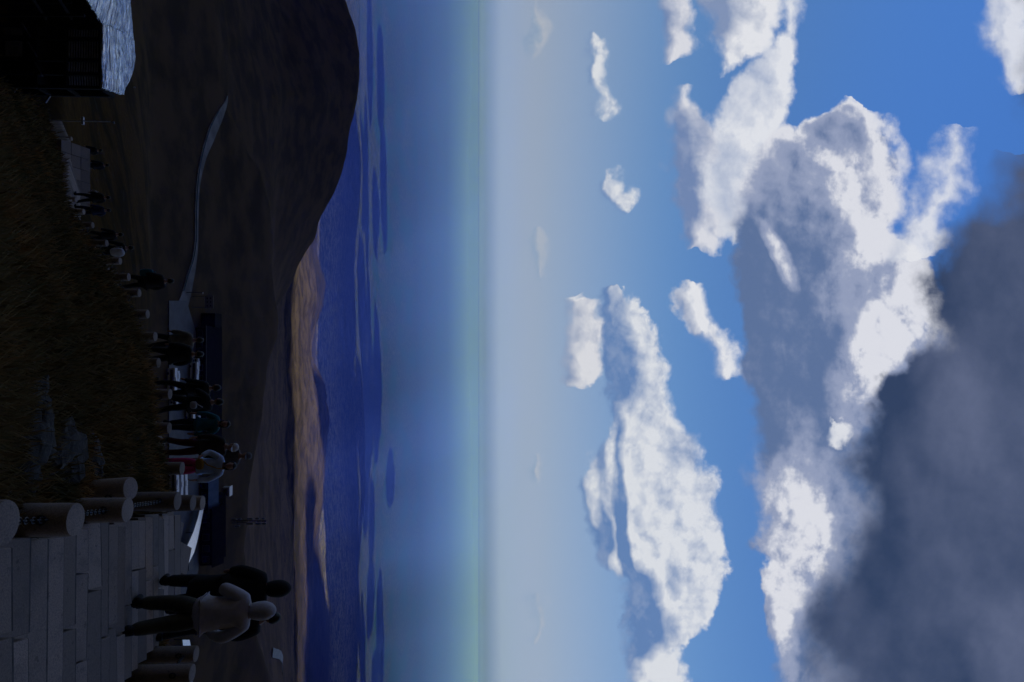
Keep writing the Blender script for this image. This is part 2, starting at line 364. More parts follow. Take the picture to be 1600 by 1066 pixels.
def H(x, y, rough=True):
    x = np.asarray(x, float); y = np.asarray(y, float); D = np.maximum(y, 3.0)
    # bearings are measured on the tilted picture plane of the survey: X/Y * (cos - up sin)
    e0 = E_at(x / D, D); up = np.tan(np.arctan(e0) - PITCH); kk = np.cos(PITCH) - up * np.sin(PITCH)
    z = E_at(x / D * kk, D) * D
    z = z + np.where(y < 3, (3 - y) * .36, 0.0)
    z = np.minimum(z, 20)
    if rough:
        amp = np.interp(np.log(D), np.log([3, 12, 40, 200, 700, 2500, 6000, 52000]), [.05, .12, .5, 2.2, 9, 30, 26, 25])
        sc_ = np.interp(np.log(D), np.log([3, 12, 40, 200, 700, 2500, 6000, 52000]), [.9, 1.5, 5, 26, 75, 170, 400, 2500])
        lv = np.zeros_like(z)
        for Lk in (.9, 5, 26, 75, 170, 400, 2500):               # noise octaves faded in with distance, fixed in the world
            w = np.exp(-(np.log(sc_ / Lk)) ** 2 / 1.2)
            lv = lv + w * fbm(x / Lk + 11.3, y / Lk + 4.1, 5, int(Lk))
        flat = 1 - .97 * np.clip((D - 245) / 15, 0, 1) * np.clip((352 - D) / 20, 0, 1)         # the saddle is graded
        z = z + amp * lv * flat
    return z
def h1(x, y): return float(H(np.array([x]), np.array([y]))[0])

def terrain_mats():
    m, t, b = new_mat('mountain_ground'); b.inputs['Roughness'].default_value = 1.0; b.inputs['Specular IOR Level'].default_value = 0.0
    P = geo(t); X, Y, Z = sep(t, P)
    nearn = noise(t, P, .9, 6, .6); mid = noise(t, P, .05, 6, .6); far = noise(t, comb(t, X, Y * .6, 0), .0016, 8, .62); far2 = noise(t, comb(t, X, Y, 5), .012, 8, .72)
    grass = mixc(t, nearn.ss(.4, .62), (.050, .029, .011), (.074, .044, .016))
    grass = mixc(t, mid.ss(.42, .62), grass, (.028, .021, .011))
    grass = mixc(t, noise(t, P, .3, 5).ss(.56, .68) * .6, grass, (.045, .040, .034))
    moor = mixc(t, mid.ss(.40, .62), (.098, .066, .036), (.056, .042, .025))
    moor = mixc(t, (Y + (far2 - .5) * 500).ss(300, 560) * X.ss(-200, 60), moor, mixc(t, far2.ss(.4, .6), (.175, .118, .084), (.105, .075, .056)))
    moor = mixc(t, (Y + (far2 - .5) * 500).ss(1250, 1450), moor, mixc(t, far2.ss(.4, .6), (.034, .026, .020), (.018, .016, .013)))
    fin_ = noise(t, P, .05, 7, .7)
    straw = mixc(t, far2.ss(.4, .62), (.074, .054, .038), (.030, .023, .017))
    wood = mixc(t, (fin_ * .5 + far2 * .5).ss(.45, .57), (.006, .012, .010), (.060, .062, .044))
    wood = mixc(t, (Y * -1.0 + 6200.0).ss(0.0, 1800.0), wood, mixc(t, (fin_ * .55 + far2 * .45).ss(.45, .57), (.024, .026, .022), (.21, .175, .125)))
    fld = mixc(t, far.ss(.45, .62), wood, (.016, .036, .030))
    c = mixc(t, Y.ss(120, 300), grass, moor)
    wob = noise(t, P, .0030, 6, .6) - .5
    def hill(x0, y0, rx, ry):
        dx = (X - x0) / rx; dy = (Y - y0) / ry
        return (dx * dx + dy * dy + wob * 2.6).ss(.55, 1.25, 1.0, 0.0)
    c = mixc(t, hill(-60, 1850, 420, 560).max(hill(380, 2250, 540, 620)).max(hill(2600, 6900, 800, 300)) * .92, c, straw)
    c = mixc(t, fin_.ss(.56, .64) * Y.ss(700, 1100) * .65, c, (.012, .011, .009))
    c = mixc(t, (Y + (far - .5) * 1500).ss(2900, 3700), c, wood)
    c = mixc(t, (Y + (far - .5) * 9000).ss(5500, 12500), c, mixc(t, 1.0, fld, (.6, .9, .85), 'MULTIPLY'))
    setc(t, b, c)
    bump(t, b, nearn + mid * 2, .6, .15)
    return m
M_ground = terrain_mats()
rows = np.concatenate([np.linspace(-56, 2.5, 40), np.linspace(2.6, 16, 150), np.exp(np.linspace(math.log(16.1), math.log(52000), 760))])
tt = np.linspace(-1, 1, 861); cols = 1.75 * np.sign(tt) * np.abs(tt) ** 1.7
GX = cols[None, :] * (rows[:, None] + 60); GY = np.repeat(rows[:, None], len(cols), 1)
GZ = H(GX, GY)
V = np.stack([GX, GY, GZ], -1).reshape(-1, 3)
nr, nc = GX.shape; idx = np.arange(nr * nc).reshape(nr, nc)
F4 = np.stack([idx[:-1, :-1], idx[:-1, 1:], idx[1:, 1:], idx[1:, :-1]], -1).reshape(-1, 4)
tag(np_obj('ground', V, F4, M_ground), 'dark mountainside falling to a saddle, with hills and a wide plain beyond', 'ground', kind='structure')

# ------------------------------------------------------------------ clouds added out of view to shade the mountain top and land beyond
M_cloud = mat('cloud_grey', (.55, .57, .62), 1.0, (.48, .5, .56), .002, coord='Object')
def shade_cloud(cx, cy_, rx, ry, seed, label):
    """an added, unseen cloud 6 km up whose shadow falls round (cx, cy_) on the ground"""
    bm = bmesh.new(); bmesh.ops.create_icosphere(bm, subdivisions=6 if rx > 2000 else 4, radius=1.0)
    co = np.array([v.co[:] for v in bm.verts])
    n = fbm(co[:, 0] * 3 + co[:, 2] * 1.3 + 7 + seed, co[:, 1] * 3 - co[:, 2] * 1.1 + 3, 6, seed)
    Pn = co * (1 + (.22 if cy_ < 4000 else .6) * n)[:, None] * np.array([rx, ry, 420])
    Pn[:, 2] = np.where(Pn[:, 2] < 0, Pn[:, 2] * .35, Pn[:, 2])
    off = SUN_DIR * (6300 / SUN_DIR.z)
    Pn += np.array([off.x + cx, off.y + cy_, 6000])
    for v, q in zip(bm.verts, Pn): v.co = q
    me = bpy.data.meshes.new('cloud'); bm.to_mesh(me); bm.free()
    me.polygons.foreach_set('use_smooth', [True] * len(me.polygons)); me.materials.append(M_cloud)
    o = bpy.data.objects.new('cloud', me); COL.objects.link(o)
    tag(o, label, 'cloud', kind='structure')
shade_cloud(0, 500, 4200, 830, 3, 'unseen grey cloud added to shade the mountain top')
shade_cloud(0, 4350, 4600, 1300, 5, 'unseen grey cloud added to shade the forest')
shade_cloud(1690, 2150, 1050, 1050, 25, 'unseen grey cloud added to shade the right of the brown moor')
shade_cloud(480, 1900, 150, 110, 33, 'unseen wisp of grey cloud added to shade part of the tan hill')
shade_cloud(120, 2250, 130, 120, 35, 'unseen wisp of grey cloud added to shade part of the left tan hill')
cr_ = random.Random(23)
for q in range(46):                                                # small unseen clouds added to dapple the plain with shade
    Dq = 4800 + 5600 * (q / 45) ** 1.25 + cr_.uniform(-250, 250)
    shade_cloud(cr_.uniform(-.62, .62) * Dq, Dq, cr_.uniform(420, 1150), cr_.uniform(190, 460), 40 + q, 'small unseen grey cloud added to dapple the plain with shade')

# ------------------------------------------------------------------ haze: one closed box of even air
def haze():
    b = [(-56000, 56000), (-900, 56000), (-1400, 120)]
    V = [(x, y, z) for x in b[0] for y in b[1] for z in b[2]]
    F = [(0, 1, 3, 2), (4, 6, 7, 5), (0, 4, 5, 1), (2, 3, 7, 6), (0, 2, 6, 4), (1, 5, 7, 3)]
    m = bpy.data.materials.new('haze_air'); m.use_nodes = True; t = m.node_tree; t.nodes.clear()
    out = t.nodes.new('ShaderNodeOutputMaterial'); pv = t.nodes.new('ShaderNodeVolumePrincipled')
    pv.inputs['Density'].default_value = HAZE_D; pv.inputs['Color'].default_value = (*HAZE_C, 1)
    pv.inputs['Absorption Color'].default_value = (1, 1, 1, 1); pv.inputs['Anisotropy'].default_value = -.38
    t.links.new(pv.outputs[0], out.inputs['Volume'])
    o = mesh_obj('haze', V, F, m); tag(o, 'blue haze filling the air over the plain', 'haze', kind='stuff')
HAZE_D, HAZE_C = .98e-4, (.066, .140, 1.0)
haze()
# ------------------------------------------------------------------ shape helpers
def bx(V, F, c, s, rot=None):
    n = len(V)
    for dx in (-.5, .5):
        for dy in (-.5, .5):
            for dz in (-.5, .5):
                p = Vector((dx * s[0], dy * s[1], dz * s[2]))
                if rot is not None: p = rot @ p
                V.append(Vector(c) + p)
    F += [tuple(n + i for i in f) for f in ((0, 1, 3, 2), (4, 6, 7, 5), (0, 4, 5, 1), (2, 3, 7, 6), (0, 2, 6, 4), (1, 5, 7, 3))]
def beam(V, F, a, b, w, d=None):
    a = Vector(a); b = Vector(b); d = d or w; ax = (b - a).normalized()
    up = Vector((0, 0, 1)) if abs(ax.z) < .95 else Vector((1, 0, 0))
    r = ax.cross(up).normalized(); u = r.cross(ax)
    n = len(V)
    for p in (a, b):
        for i, j in ((-1, -1), (1, -1), (1, 1), (-1, 1)): V.append(p + r * (i * w / 2) + u * (j * d / 2))
    F += [tuple(n + i for i in f) for f in ((3, 2, 1, 0), (4, 5, 6, 7), (0, 1, 5, 4), (1, 2, 6, 5), (2, 3, 7, 6), (3, 0, 4, 7))]
def tube(V, F, pts, r, k=8, caps=True):
    n = len(V); pts = [Vector(p) for p in pts]
    rr = r if isinstance(r, (list, tuple)) else [r] * len(pts)
    for i, p in enumerate(pts):
        t = (pts[min(i + 1, len(pts) - 1)] - pts[max(i - 1, 0)]).normalized()
        up = Vector((0, 0, 1)) if abs(t.z) < .9 else Vector((1, 0, 0))
        a = t.cross(up).normalized(); b = a.cross(t)
        for j in range(k):
            th = 2 * math.pi * j / k; V.append(p + (a * math.cos(th) + b * math.sin(th)) * rr[i])
    for i in range(len(pts) - 1):
        for j in range(k):
            F.append((n + i * k + j, n + i * k + (j + 1) % k, n + (i + 1) * k + (j + 1) % k, n + (i + 1) * k + j))
    if caps: F.append(tuple(n + j for j in range(k))[::-1]); F.append(tuple(n + (len(pts) - 1) * k + j for j in range(k)))
def lathe(V, F, prof_, k=24, c=(0, 0, 0)):
    n = len(V)
    for r, z in prof_:
        for j in range(k):
            th = 2 * math.pi * j / k; V.append(Vector((c[0] + r * math.cos(th), c[1] + r * math.sin(th), c[2] + z)))
    for i in range(len(prof_) - 1):
        for j in range(k): F.append((n + i * k + j, n + i * k + (j + 1) % k, n + (i + 1) * k + (j + 1) % k, n + (i + 1) * k + j))
    F.append(tuple(n + j for j in range(k))[::-1]); F.append(tuple(n + (len(prof_) - 1) * k + j for j in range(k)))
def bevel(o, w=.008, seg=2):
    m = o.modifiers.new('bevel', 'BEVEL'); m.width = w; m.segments = seg; m.limit_method = 'ANGLE'; return o

# ------------------------------------------------------------------ materials of the near things
def granite(moss=False):
    m, t, b = new_mat('granite_post' if moss else 'granite'); b.inputs['Roughness'].default_value = .82; b.inputs['Specular IOR Level'].default_value = .25
    v = geo(t); g = t.nodes.new('ShaderNodeObjectInfo'); isl = N(t, g.outputs['Random'])
    sp = noise(t, v, 90, 3, .7); st = noise(t, v, 2.2, 6, .6); st2 = noise(t, v, 14, 5, .65)
    c = mixc(t, isl.ss(0, 1), (.225, .178, .140), (.47, .370, .292))
    c = mixc(t, isl.ss(.74, .80) * .8, c, (.150, .118, .095))
    c = mixc(t, sp.ss(.35, .65) * .5, c, (.07, .07, .075)); c = mixc(t, st.ss(.5, .75) * .55, c, (.085, .08, .078)); c = mixc(t, st2.ss(.60, .70) * .5, c, (.05, .048, .045))
    oz = sep(t, tcoord(t))[2]; ms = ((oz + (st2 - .5) * .35).ss(-.10, .22, 1.0, 0.0)) if moss else 0.0
    if moss: c = mixc(t, ms * .8, c, (.030, .026, .018))
    setc(t, b, c); bump(t, b, sp + st2, .35, .004); return m
M_post = granite(True)
M_granite = granite()
M_edge_line = mat('dark_edge_line', (.050, .044, .040), .9, (.11, .10, .09), 7, .3, 60)  # dark line painted along the slab's far edge so the treads read apart
M_iron = mat('dark_iron', (.02, .02, .022), .45, metal=.6)
M_black = mat('black_cloth', (.008, .008, .009), .9, (.012, .012, .014), 60, .3, 300, coord='Generated')
M_skin = mat('skin', (.30, .17, .12), .6, (.26, .14, .10), 20, coord='Object')
M_hair = mat('dark_hair', (.010, .008, .007), .55, bstr=.5, bscale=90)

# ------------------------------------------------------------------ near flight of stone steps
XB = [0, 23, 49, 76, 100, 120, 139, 160, 172, 185, 196, 207, 218, 229, 240, 249, 257, 265, 273, 283]
Z0, RISE = -2.70, .14
NOSE = []
for k_, xb in enumerate(XB):
    z = Z0 - RISE * k_; NOSE.append((z / float(e_of(xb)), z))
pre = []
for k_ in range(1, 9): pre.append((NOSE[0][0] - .36 * k_, Z0 + RISE * k_))
NOSE = pre[::-1] + NOSE
def xl(D): return 1.18 + .229 * (D - 4.15)
WST = 1.95
def stair_z(D):
    for d, z in NOSE:
        if D <= d: return z
    return NOSE[-1][1]
stair = empty('staircase', (xl(8) + WST / 2, 8, stair_z(8)))
tag(stair, 'upper flight of pale stone slab steps in the foreground', 'stone steps')
rs = random.Random(3)
for i in range(1, len(NOSE)):
    d0 = NOSE[i - 1][0] + .034; d1, z = NOSE[i]
    cut = [0, rs.uniform(.25, .75), 1] if rs.random() < .85 else [0, rs.uniform(.2, .4), rs.uniform(.55, .8), 1]
    mid = (d0 + d1) / 2 + rs.uniform(-.04, .04)
    rows_ = [(d0, d1)] if d1 - d0 < .46 else [(d0, mid - .006), (mid + .006, d1)]
    for q0, q1 in rows_:
        cc = cut if q0 == d0 else [0, rs.uniform(.25, .75), 1]
        for a_, b_ in zip(cc[:-1], cc[1:]):
            V = []; F = []
            dz = rs.uniform(-.010, .004); g = .016 if rs.random() < .6 else .05; tl = rs.uniform(-.008, .008); jl = rs.uniform(-.05, .03) if a_ == 0 else 0; jr = rs.uniform(-.02, .05) if b_ == 1 else 0
            cn = []
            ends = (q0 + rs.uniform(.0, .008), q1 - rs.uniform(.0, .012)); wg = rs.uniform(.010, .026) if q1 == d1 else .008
            for zz in (z - .22, z + dz):
                for D_ in (ends[0], ends[1] - wg, ends[1]):
                    for fr in (a_, b_):
                        X_ = xl(D_) + WST * fr + (g / 2 if fr == a_ else -g / 2) + (jl if fr == a_ else jr)
                        V.append(Vector((X_ - stair.location.x, D_ - stair.location.y, zz + (tl if fr == a_ else -tl) - stair.location.z)))
            F += [(0, 2, 3, 1), (2, 4, 5, 3), (6, 7, 9, 8), (8, 9, 11, 10), (0, 1, 7, 6), (4, 10, 11, 5), (0, 6, 8, 2), (2, 8, 10, 4), (1, 3, 9, 7), (3, 5, 11, 9)]
            bevel(mesh_obj('stone_slab', V, F, None, stair, mats=[M_granite, M_edge_line], fm=[0, 0, 0, 1, 0, 1, 0, 0, 0, 0]), .006, 1)
# packed earth under the slabs
V = []; F = []
for k_, (d, z) in enumerate(NOSE):
    for X_ in (xl(d) + .06, xl(d) + WST - .06): V.append(Vector((X_, d, z - .235)) - stair.location)
F = [(2 * q, 2 * q + 1, 2 * q + 3, 2 * q + 2) for q in range(len(NOSE) - 1)]
mesh_obj('earth_bed', V, F, mat('packed_earth', (.02, .016, .012), 1.0), stair)

# ------------------------------------------------------------------ stone posts
def post_mesh():
    V = []; F = []; r = .118
    lathe(V, F, [(r * .97, -.45), (r, -.05), (r, .0), (r * .995, .42), (r * .985, .594), (r * .95, .606), (r * .5, .609), (.01, .610)], 28)
    me = bpy.data.meshes.new('stone_post'); me.from_pydata([tuple(v) for v in V], [], F); me.materials.append(M_post)
    me.polygons.foreach_set('use_smooth', [True] * len(me.polygons)); me.update(); me.set_sharp_from_angle(angle=R(28)); return me
PM = post_mesh()
def ring_mesh(s_):
    V = []; F = []
    tube(V, F, [(s_ * .004 + .030 * math.cos(t_), .124 * s_, .44 + .030 * math.sin(t_)) for t_ in np.linspace(0, 2 * math.pi, 13)], .008, 6, False)
    me = bpy.data.meshes.new('chain_ring'); me.from_pydata([tuple(v) for v in V], [], F); me.materials.append(M_iron); return me
RM = [ring_mesh(-1), ring_mesh(1)]
def stone_post(top, ang, label, group, tilt=(0, 0), s=1.0):
    o = bpy.data.objects.new('stone_post', PM); COL.objects.link(o)
    o.location = (top[0], top[1], top[2] - .61 * s); o.rotation_euler = (tilt[0], tilt[1], ang); o.scale = (1, 1, s)
    tag(o, label, 'post', group)
    for rm in RM:
        r = bpy.data.objects.new('chain_ring', rm); COL.objects.link(r); r.parent = o
    return o
def chain(p, q, label, group, sag=.10, near=True):
    p = Vector(p); q = Vector(q); L = (q - p).length; n = max(6, int(L / (.052 if near else .075))); V = []; F = []
    f = lambda t_: p.lerp(q, t_) - Vector((0, 0, sag * 4 * t_ * (1 - t_)))
    for i in range(n):
        a = f(i / n); b = f((i + 1) / n); ax = (b - a).normalized(); c = (a + b) / 2; half = (b - a).length * .62
        s_ = ax.cross(Vector((0, 0, 1))).normalized(); u_ = s_.cross(ax)
        w = s_ if i % 2 else u_
        k = 10 if near else 8
        pts = [c + ax * (half * math.cos(t_)) + w * (.020 * math.sin(t_)) for t_ in np.linspace(0, 2 * math.pi, k + 1)]
        tube(V, F, pts, .0065, 5, False)
    o = mesh_obj('chain', V, F, M_iron); tag(o, label, 'chain', group); return o
ORD = ['nearest', 'second', 'third', 'fourth', 'fifth', 'sixth', 'seventh', 'eighth', 'ninth', 'tenth', 'eleventh', 'twelfth', 'thirteenth', 'fourteenth', 'fifteenth', 'sixteenth']
left_row = [(817, 9, 3.62), (812, 119, 5.0), (797, 200, 6.75), (783, 278, 8.95), (786, 302, 10.3), (786, 317, 11.5)]
LT = [at(*q) for q in left_row]
for i, T in enumerate(LT):
    stone_post(T, -.2, f'thick round stone post at the left edge of the upper steps, {ORD[i]} to the viewer', 'posts along the left edge of the upper steps', s=1.0 if i < 3 else 1.08)
LEAN = at(769, 213, 7.3)
stone_post(LEAN, .5, 'leaning stone post set apart in the grass left of the post row', 'posts beside the upper steps', tilt=(R(5), R(-9)))
RT = [at(1052, 301, 9.3), at(1022, 307, 10.5)]
for i, T in enumerate(RT): stone_post(T, -.2, ('round stone post right of the steps, cut by the photo edge', 'round stone post right of the steps, beside the hooded walker')[i], 'posts along the right edge of the upper steps', s=1.25)
def hang(T, s=.17): return Vector((T.x, T.y, T.z - s))
for i in range(5):
    a = hang(LT[i]); b = hang(LT[i + 1]); d = (b - a).normalized() * .12
    chain(a + d, b - d, f'{ORD[i]} black chain between posts left of the upper steps', 'chains along the upper steps', .07)
a = hang(RT[0]); b = hang(RT[1]); d = (b - a).normalized() * .12
chain(a + d, b - d, 'black chain between the two posts right of the upper steps', 'chains along the upper steps', .06)
far_row = [(732, 285, 12.8), (669, 265, 14.6), (616, 266, 15.6), (567, 248, 16.4), (526, 243, 17.4), (491, 231, 18.5), (458, 218, 19.8), (433, 201.5, 21.2), (408, 188, 22.8), (380, 167, 24.5), (352, 145, 26.5), (331, 131, 29), (312, 119, 32), (240, 119, 37), (228, 117, 38.5), (217, 112, 41)]
FT = [at(*q) for q in far_row]
for i, T in enumerate(FT):
    stone_post(T, .5, f'round stone post of the lower path, {ORD[i]} along its grassy near edge', 'posts along the lower path')
for i in range(11):
    a = hang(FT[i]); b = hang(FT[i + 1]); d = (b - a).normalized() * .12
    chain(a + d, b - d, f'{ORD[i]} dark chain along the lower path posts', 'chains along the lower path', .22, False)

# ------------------------------------------------------------------ lower path: steps falling away to the left
PC = [Vector((xl(12.7) + .95, 12.75, NOSE[-1][1] - .1))]
for i, T in enumerate(FT):
    nx = Vector((.88, .47, 0)) if i < 12 else Vector((.5, .87, 0))
    PC.append(Vector((T.x, T.y, T.z - .62)) + nx * .95)
PC.append(PC[-1] + (PC[-1] - PC[-2]) * 3)
def path_at(u):
    best = None
    for i in range(len(PC) - 1):
        for t_ in np.linspace(0, 1, 21):
            p = PC[i].lerp(PC[i + 1], t_); e0 = p.z / p.y; up = math.tan(math.atan(e0) - PITCH); kk = math.cos(PITCH) - up * math.sin(PITCH)
            uu = 533 + FPX * p.x / p.y * kk
            if best is None or abs(uu - u) < best[0]: best = (abs(uu - u), p.copy())
    return best[1]
low = empty('staircase', PC[4]); tag(low, 'lower stone path with steps winding down left below the posts', 'stone path')
L_ = [0]
for i in range(len(PC) - 1): L_.append(L_[-1] + (PC[i + 1] - PC[i]).length)
def pc(s):
    s = min(max(s, 0), L_[-1] - .001)
    for i in range(len(PC) - 1):
        if s <= L_[i + 1]:
            return PC[i].lerp(PC[i + 1], (s - L_[i]) / max(1e-6, L_[i + 1] - L_[i])), (PC[i + 1] - PC[i])
    return PC[-1], PC[-1] - PC[-2]
s = 0.0
while s < L_[-1] - .6:
    p, d = pc(s + .25); d = Vector((d.x, d.y, 0)).normalized(); n_ = Vector((-d.y, d.x, 0)); V = []; F = []
    if n_.y < 0: n_ = -n_
    rot = Matrix((d, n_, Vector((0, 0, 1)))).transposed()
    bx(V, F, p - low.location + Vector((0, 0, -.5 + rs.uniform(-.01, 0))), (.52, 1.7, 1.0), rot)
    bevel(mesh_obj('stone_slab', V, F, M_granite, low), .01); s += .54
# the slab landing on the lower path
p = path_at(272); lo = empty('landing', p + Vector((0, 0, .10))); lo.rotation_euler = (R(14), 0, 0)
for i in range(5):
    for j in range(3):
        V = []; F = []; bx(V, F, Vector((i * .62 - 1.3, j * .62 - .6, -.12 + rs.uniform(-.01, .01))), (.60, .60, .3)); mesh_obj('stone_slab', V, F, M_granite, lo)
tag(lo, 'pale stone landing far down the lower path', 'landing')

# ------------------------------------------------------------------ people
DEPS = []
def skin_mesh(verts, edges, radii, root=0, sub=2, m=None, roots=None):
    me = bpy.data.meshes.new('sk'); me.from_pydata([tuple(v) for v in verts], edges, []); me.update()
    o = bpy.data.objects.new('sk', me); COL.objects.link(o)
    o.modifiers.new('s', 'SKIN'); 
    sv = me.skin_vertices[0].data
    for i, r in enumerate(radii):
        sv[i].radius = (r, r) if not isinstance(r, tuple) else r
        sv[i].use_root = (i == root) if roots is None else (i in roots)
    o.modifiers['s'].use_smooth_shade = True; o.modifiers['s'].branch_smoothing = .4
    ss = o.modifiers.new('b', 'SUBSURF'); ss.levels = sub; ss.render_levels = sub
    dg = bpy.context.evaluated_depsgraph_get()
    out = bpy.data.meshes.new_from_object(o.evaluated_get(dg))
    bpy.data.objects.remove(o); bpy.data.meshes.remove(me)
    out.materials.clear(); out.materials.append(m)
    out.polygons.foreach_set('use_smooth', [True] * len(out.polygons))
    return out
def ell(V, F, c, r, nu=14, nv=10, f=None, v0=0.0, v1=1.0):
    n = len(V)
    for j in range(nv + 1):
        ph = math.pi * (v0 + (v1 - v0) * j / nv)
        for i in range(nu):
            th = 2 * math.pi * i / nu
            q = Vector((math.sin(ph) * math.cos(th), math.sin(ph) * math.sin(th), math.cos(ph)))
            if f: q = f(q)
            V.append(Vector((c[0] + q.x * r[0], c[1] + q.y * r[1], c[2] + q.z * r[2])))
    for j in range(nv):
        for i in range(nu):
            F.append((n + j * nu + i, n + (j + 1) * nu + i, n + (j + 1) * nu + (i + 1) % nu, n + j * nu + (i + 1) % nu))
def head_shape(q):
    p = q.copy()
    if q.y > 0:                                                       # the face looks along +Y
        g = lambda x, z, sx, sz: math.exp(-((q.x - x) / sx) ** 2 - ((q.z - z) / sz) ** 2)
        p.y += .24 * g(0, -.18, .16, .22) - .10 * (g(.36, .02, .2, .14) + g(-.36, .02, .2, .14)) + .07 * g(0, -.52, .26, .09) - .05 * g(0, -.42, .3, .05) + .05 * g(0, .28, .6, .12)
    if q.z < -.25: p.x *= 1 - .42 * (-.25 - q.z); p.y = p.y * (1 - .1 * (-.25 - q.z)) + .10 * (-.25 - q.z)
    return p
def person(loc, h, heading, label, group, jacket, trousers, shoes=None, hair='short', hairm=None, hat=None, stride=.20, lean=.03, arms=None, fingers=False,
           hem=.80, puff=1.0, legw=1.0, hood=None, collar=True, head_turn=0.0, lift=0.0, skin=None):
    k = h / 1.75; sub = 2 if fingers else 1; skin = skin or M_skin
    arms = arms or {}
    L = lean
    la = arms.get('L', (.27, -.04, 1.13, .26, .06, .88)); ra = arms.get('R', (.27, .04, 1.13, .27, .10, .89))
    pelvis = (0, 0, .95); waist = (0, L * .3, 1.10); chest = (0, L * .7, 1.29); up = (0, L, 1.42); neck = (0, L + .01, 1.50); h1_ = (0, L + .025, 1.57)
    legs = {}
    for s_, sg in (('L', -1), ('R', 1)):
        f = stride * (1 if s_ == 'L' else -1)
        lz = lift if f < 0 else 0.0
        legs[s_] = [(sg * .085, 0, .90), (sg * .095, f * .55 + .05, .50 + lz * .5), (sg * .10, f - (.02 if f > 0 else .06), .10 + lz), (sg * .115, f + .11, .045 + lz * .6)]
    S = lambda p: (p[0] * k, p[1] * k, p[2] * k)
    # -- body
    V = [pelvis, waist, chest, up, neck, h1_]; E = [(0, 1), (1, 2), (2, 3), (3, 4), (4, 5)]; Rr = [.135, .115, .135, .10, .052, .055]
    for s_, sg, A in (('L', -1, la), ('R', 1, ra)):
        n = len(V); V += [(sg * .155, L, 1.405), (sg * A[0], A[1] + L, A[2]), (sg * A[3], A[4] + L, A[5])]; E += [(3, n), (n, n + 1), (n + 1, n + 2)]; Rr += [.062, .043, .028]
        el = Vector(V[n + 1]); wr = Vector(V[n + 2]); d = (wr - el).normalized(); V.append(tuple(wr + d * .065)); E.append((n + 2, n + 3)); Rr.append(.033)
        palm = wr + d * .065; side = d.cross(Vector((1, 0, 0))).normalized()
        if fingers:
            fw = Vector((0, 1, 0)) - d * d.y; fw = fw.normalized() if fw.length > .1 else side
            inn = Vector((-sg, 0, 0)); inn = (inn - d * inn.dot(d)).normalized()
            for q, (off, ln) in enumerate(((.026, .072), (.009, .082), (-.009, .076), (-.026, .060))):
                b0 = palm + fw * off + d * .022; m1 = b0 + d * ln * .5 + inn * .006; t1 = m1 + d * ln * .42 + inn * .022
                m = len(V); V += [tuple(b0), tuple(m1), tuple(t1)]; E += [(n + 3, m), (m, m + 1), (m + 1, m + 2)]; Rr += [.0105, .0095, .008]
            b0 = palm - d * .03 + fw * .034; m1 = b0 + fw * .020 + d * .028; t1 = m1 + d * .028 + fw * .004
            m = len(V); V += [tuple(b0), tuple(m1), tuple(t1)]; E += [(n + 2, m), (m, m + 1), (m + 1, m + 2)]; Rr += [.012, .011, .009]
        else:
            m = len(V); V.append(tuple(palm + d * .085)); E.append((n + 3, m)); Rr.append(.020)
    for s_ in 'LR':
        n = len(V); V += legs[s_]; E += [(0, n), (n, n + 1), (n + 1, n + 2), (n + 2, n + 3)]; Rr += [.088, .055, .036, .034]
    body = skin_mesh([S(v) for v in V], E, [r * k for r in Rr], 0, sub, skin)
    # head joined into the body mesh
    HV = []; HF = []; hc = Vector((0, L + .045, 1.635))
    ell(HV, HF, (0, 0, 0), (.076, .096, .118), 20, 16, head_shape)
    for sg in (-1, 1): ell(HV, HF, (sg * .078, -.005, -.005), (.012, .022, .034), 8, 6)
    rt = Matrix.Rotation(head_turn, 3, 'Z'); HV = [S(hc + rt @ v) for v in HV]
    bm = bmesh.new(); bm.from_mesh(body); vs = [bm.verts.new(v) for v in HV]
    for f_ in HF:
        try: bm.faces.new([vs[i] for i in f_]).smooth = True
        except ValueError: pass
    bm.to_mesh(body); bm.free(); body.name = 'person'
    o = bpy.data.objects.new('person', body); COL.objects.link(o); o.location = loc; o.rotation_euler = (0, 0, heading)
    tag(o, label, 'person', group)
    def child(name, me, m=None):
        me.name = name
        if m is not None: me.materials.clear(); me.materials.append(m)
        c = bpy.data.objects.new(name, me); COL.objects.link(c); c.parent = o; return c
    # -- trousers
    V = [pelvis, (0, L * .2, 1.04)]; E = [(0, 1)]; Rr = [.150, .140]
    for s_ in 'LR':
        n = len(V); lg = legs[s_]; kn = Vector(lg[1]); an = Vector(lg[2])
        V += [lg[0], tuple(Vector(lg[0]).lerp(kn, .55)), lg[1], tuple(kn.lerp(an, .55)), tuple(kn.lerp(an, .97))]; E += [(0, n), (n, n + 1), (n + 1, n + 2), (n + 2, n + 3), (n + 3, n + 4)]
        Rr += [.108 * legw, .094 * legw, .080 * legw, .072 * legw, .066 * legw]
    child('trousers', skin_mesh([S(v) for v in V], E, [r * k for r in Rr], 0, sub, trousers))
    # -- jacket
    V = [(0, L * .1, hem), (0, L * .15, .95), waist, chest, (0, L, 1.40), (0, L + .008, 1.485)]; E = [(0, 1), (1, 2), (2, 3), (3, 4), (4, 5)]
    Rr = [(.192 * puff, .14 * puff), (.190 * puff, .142 * puff), (.178 * puff, .135 * puff), (.186 * puff, .138 * puff), (.125 * puff, .105 * puff), .075]
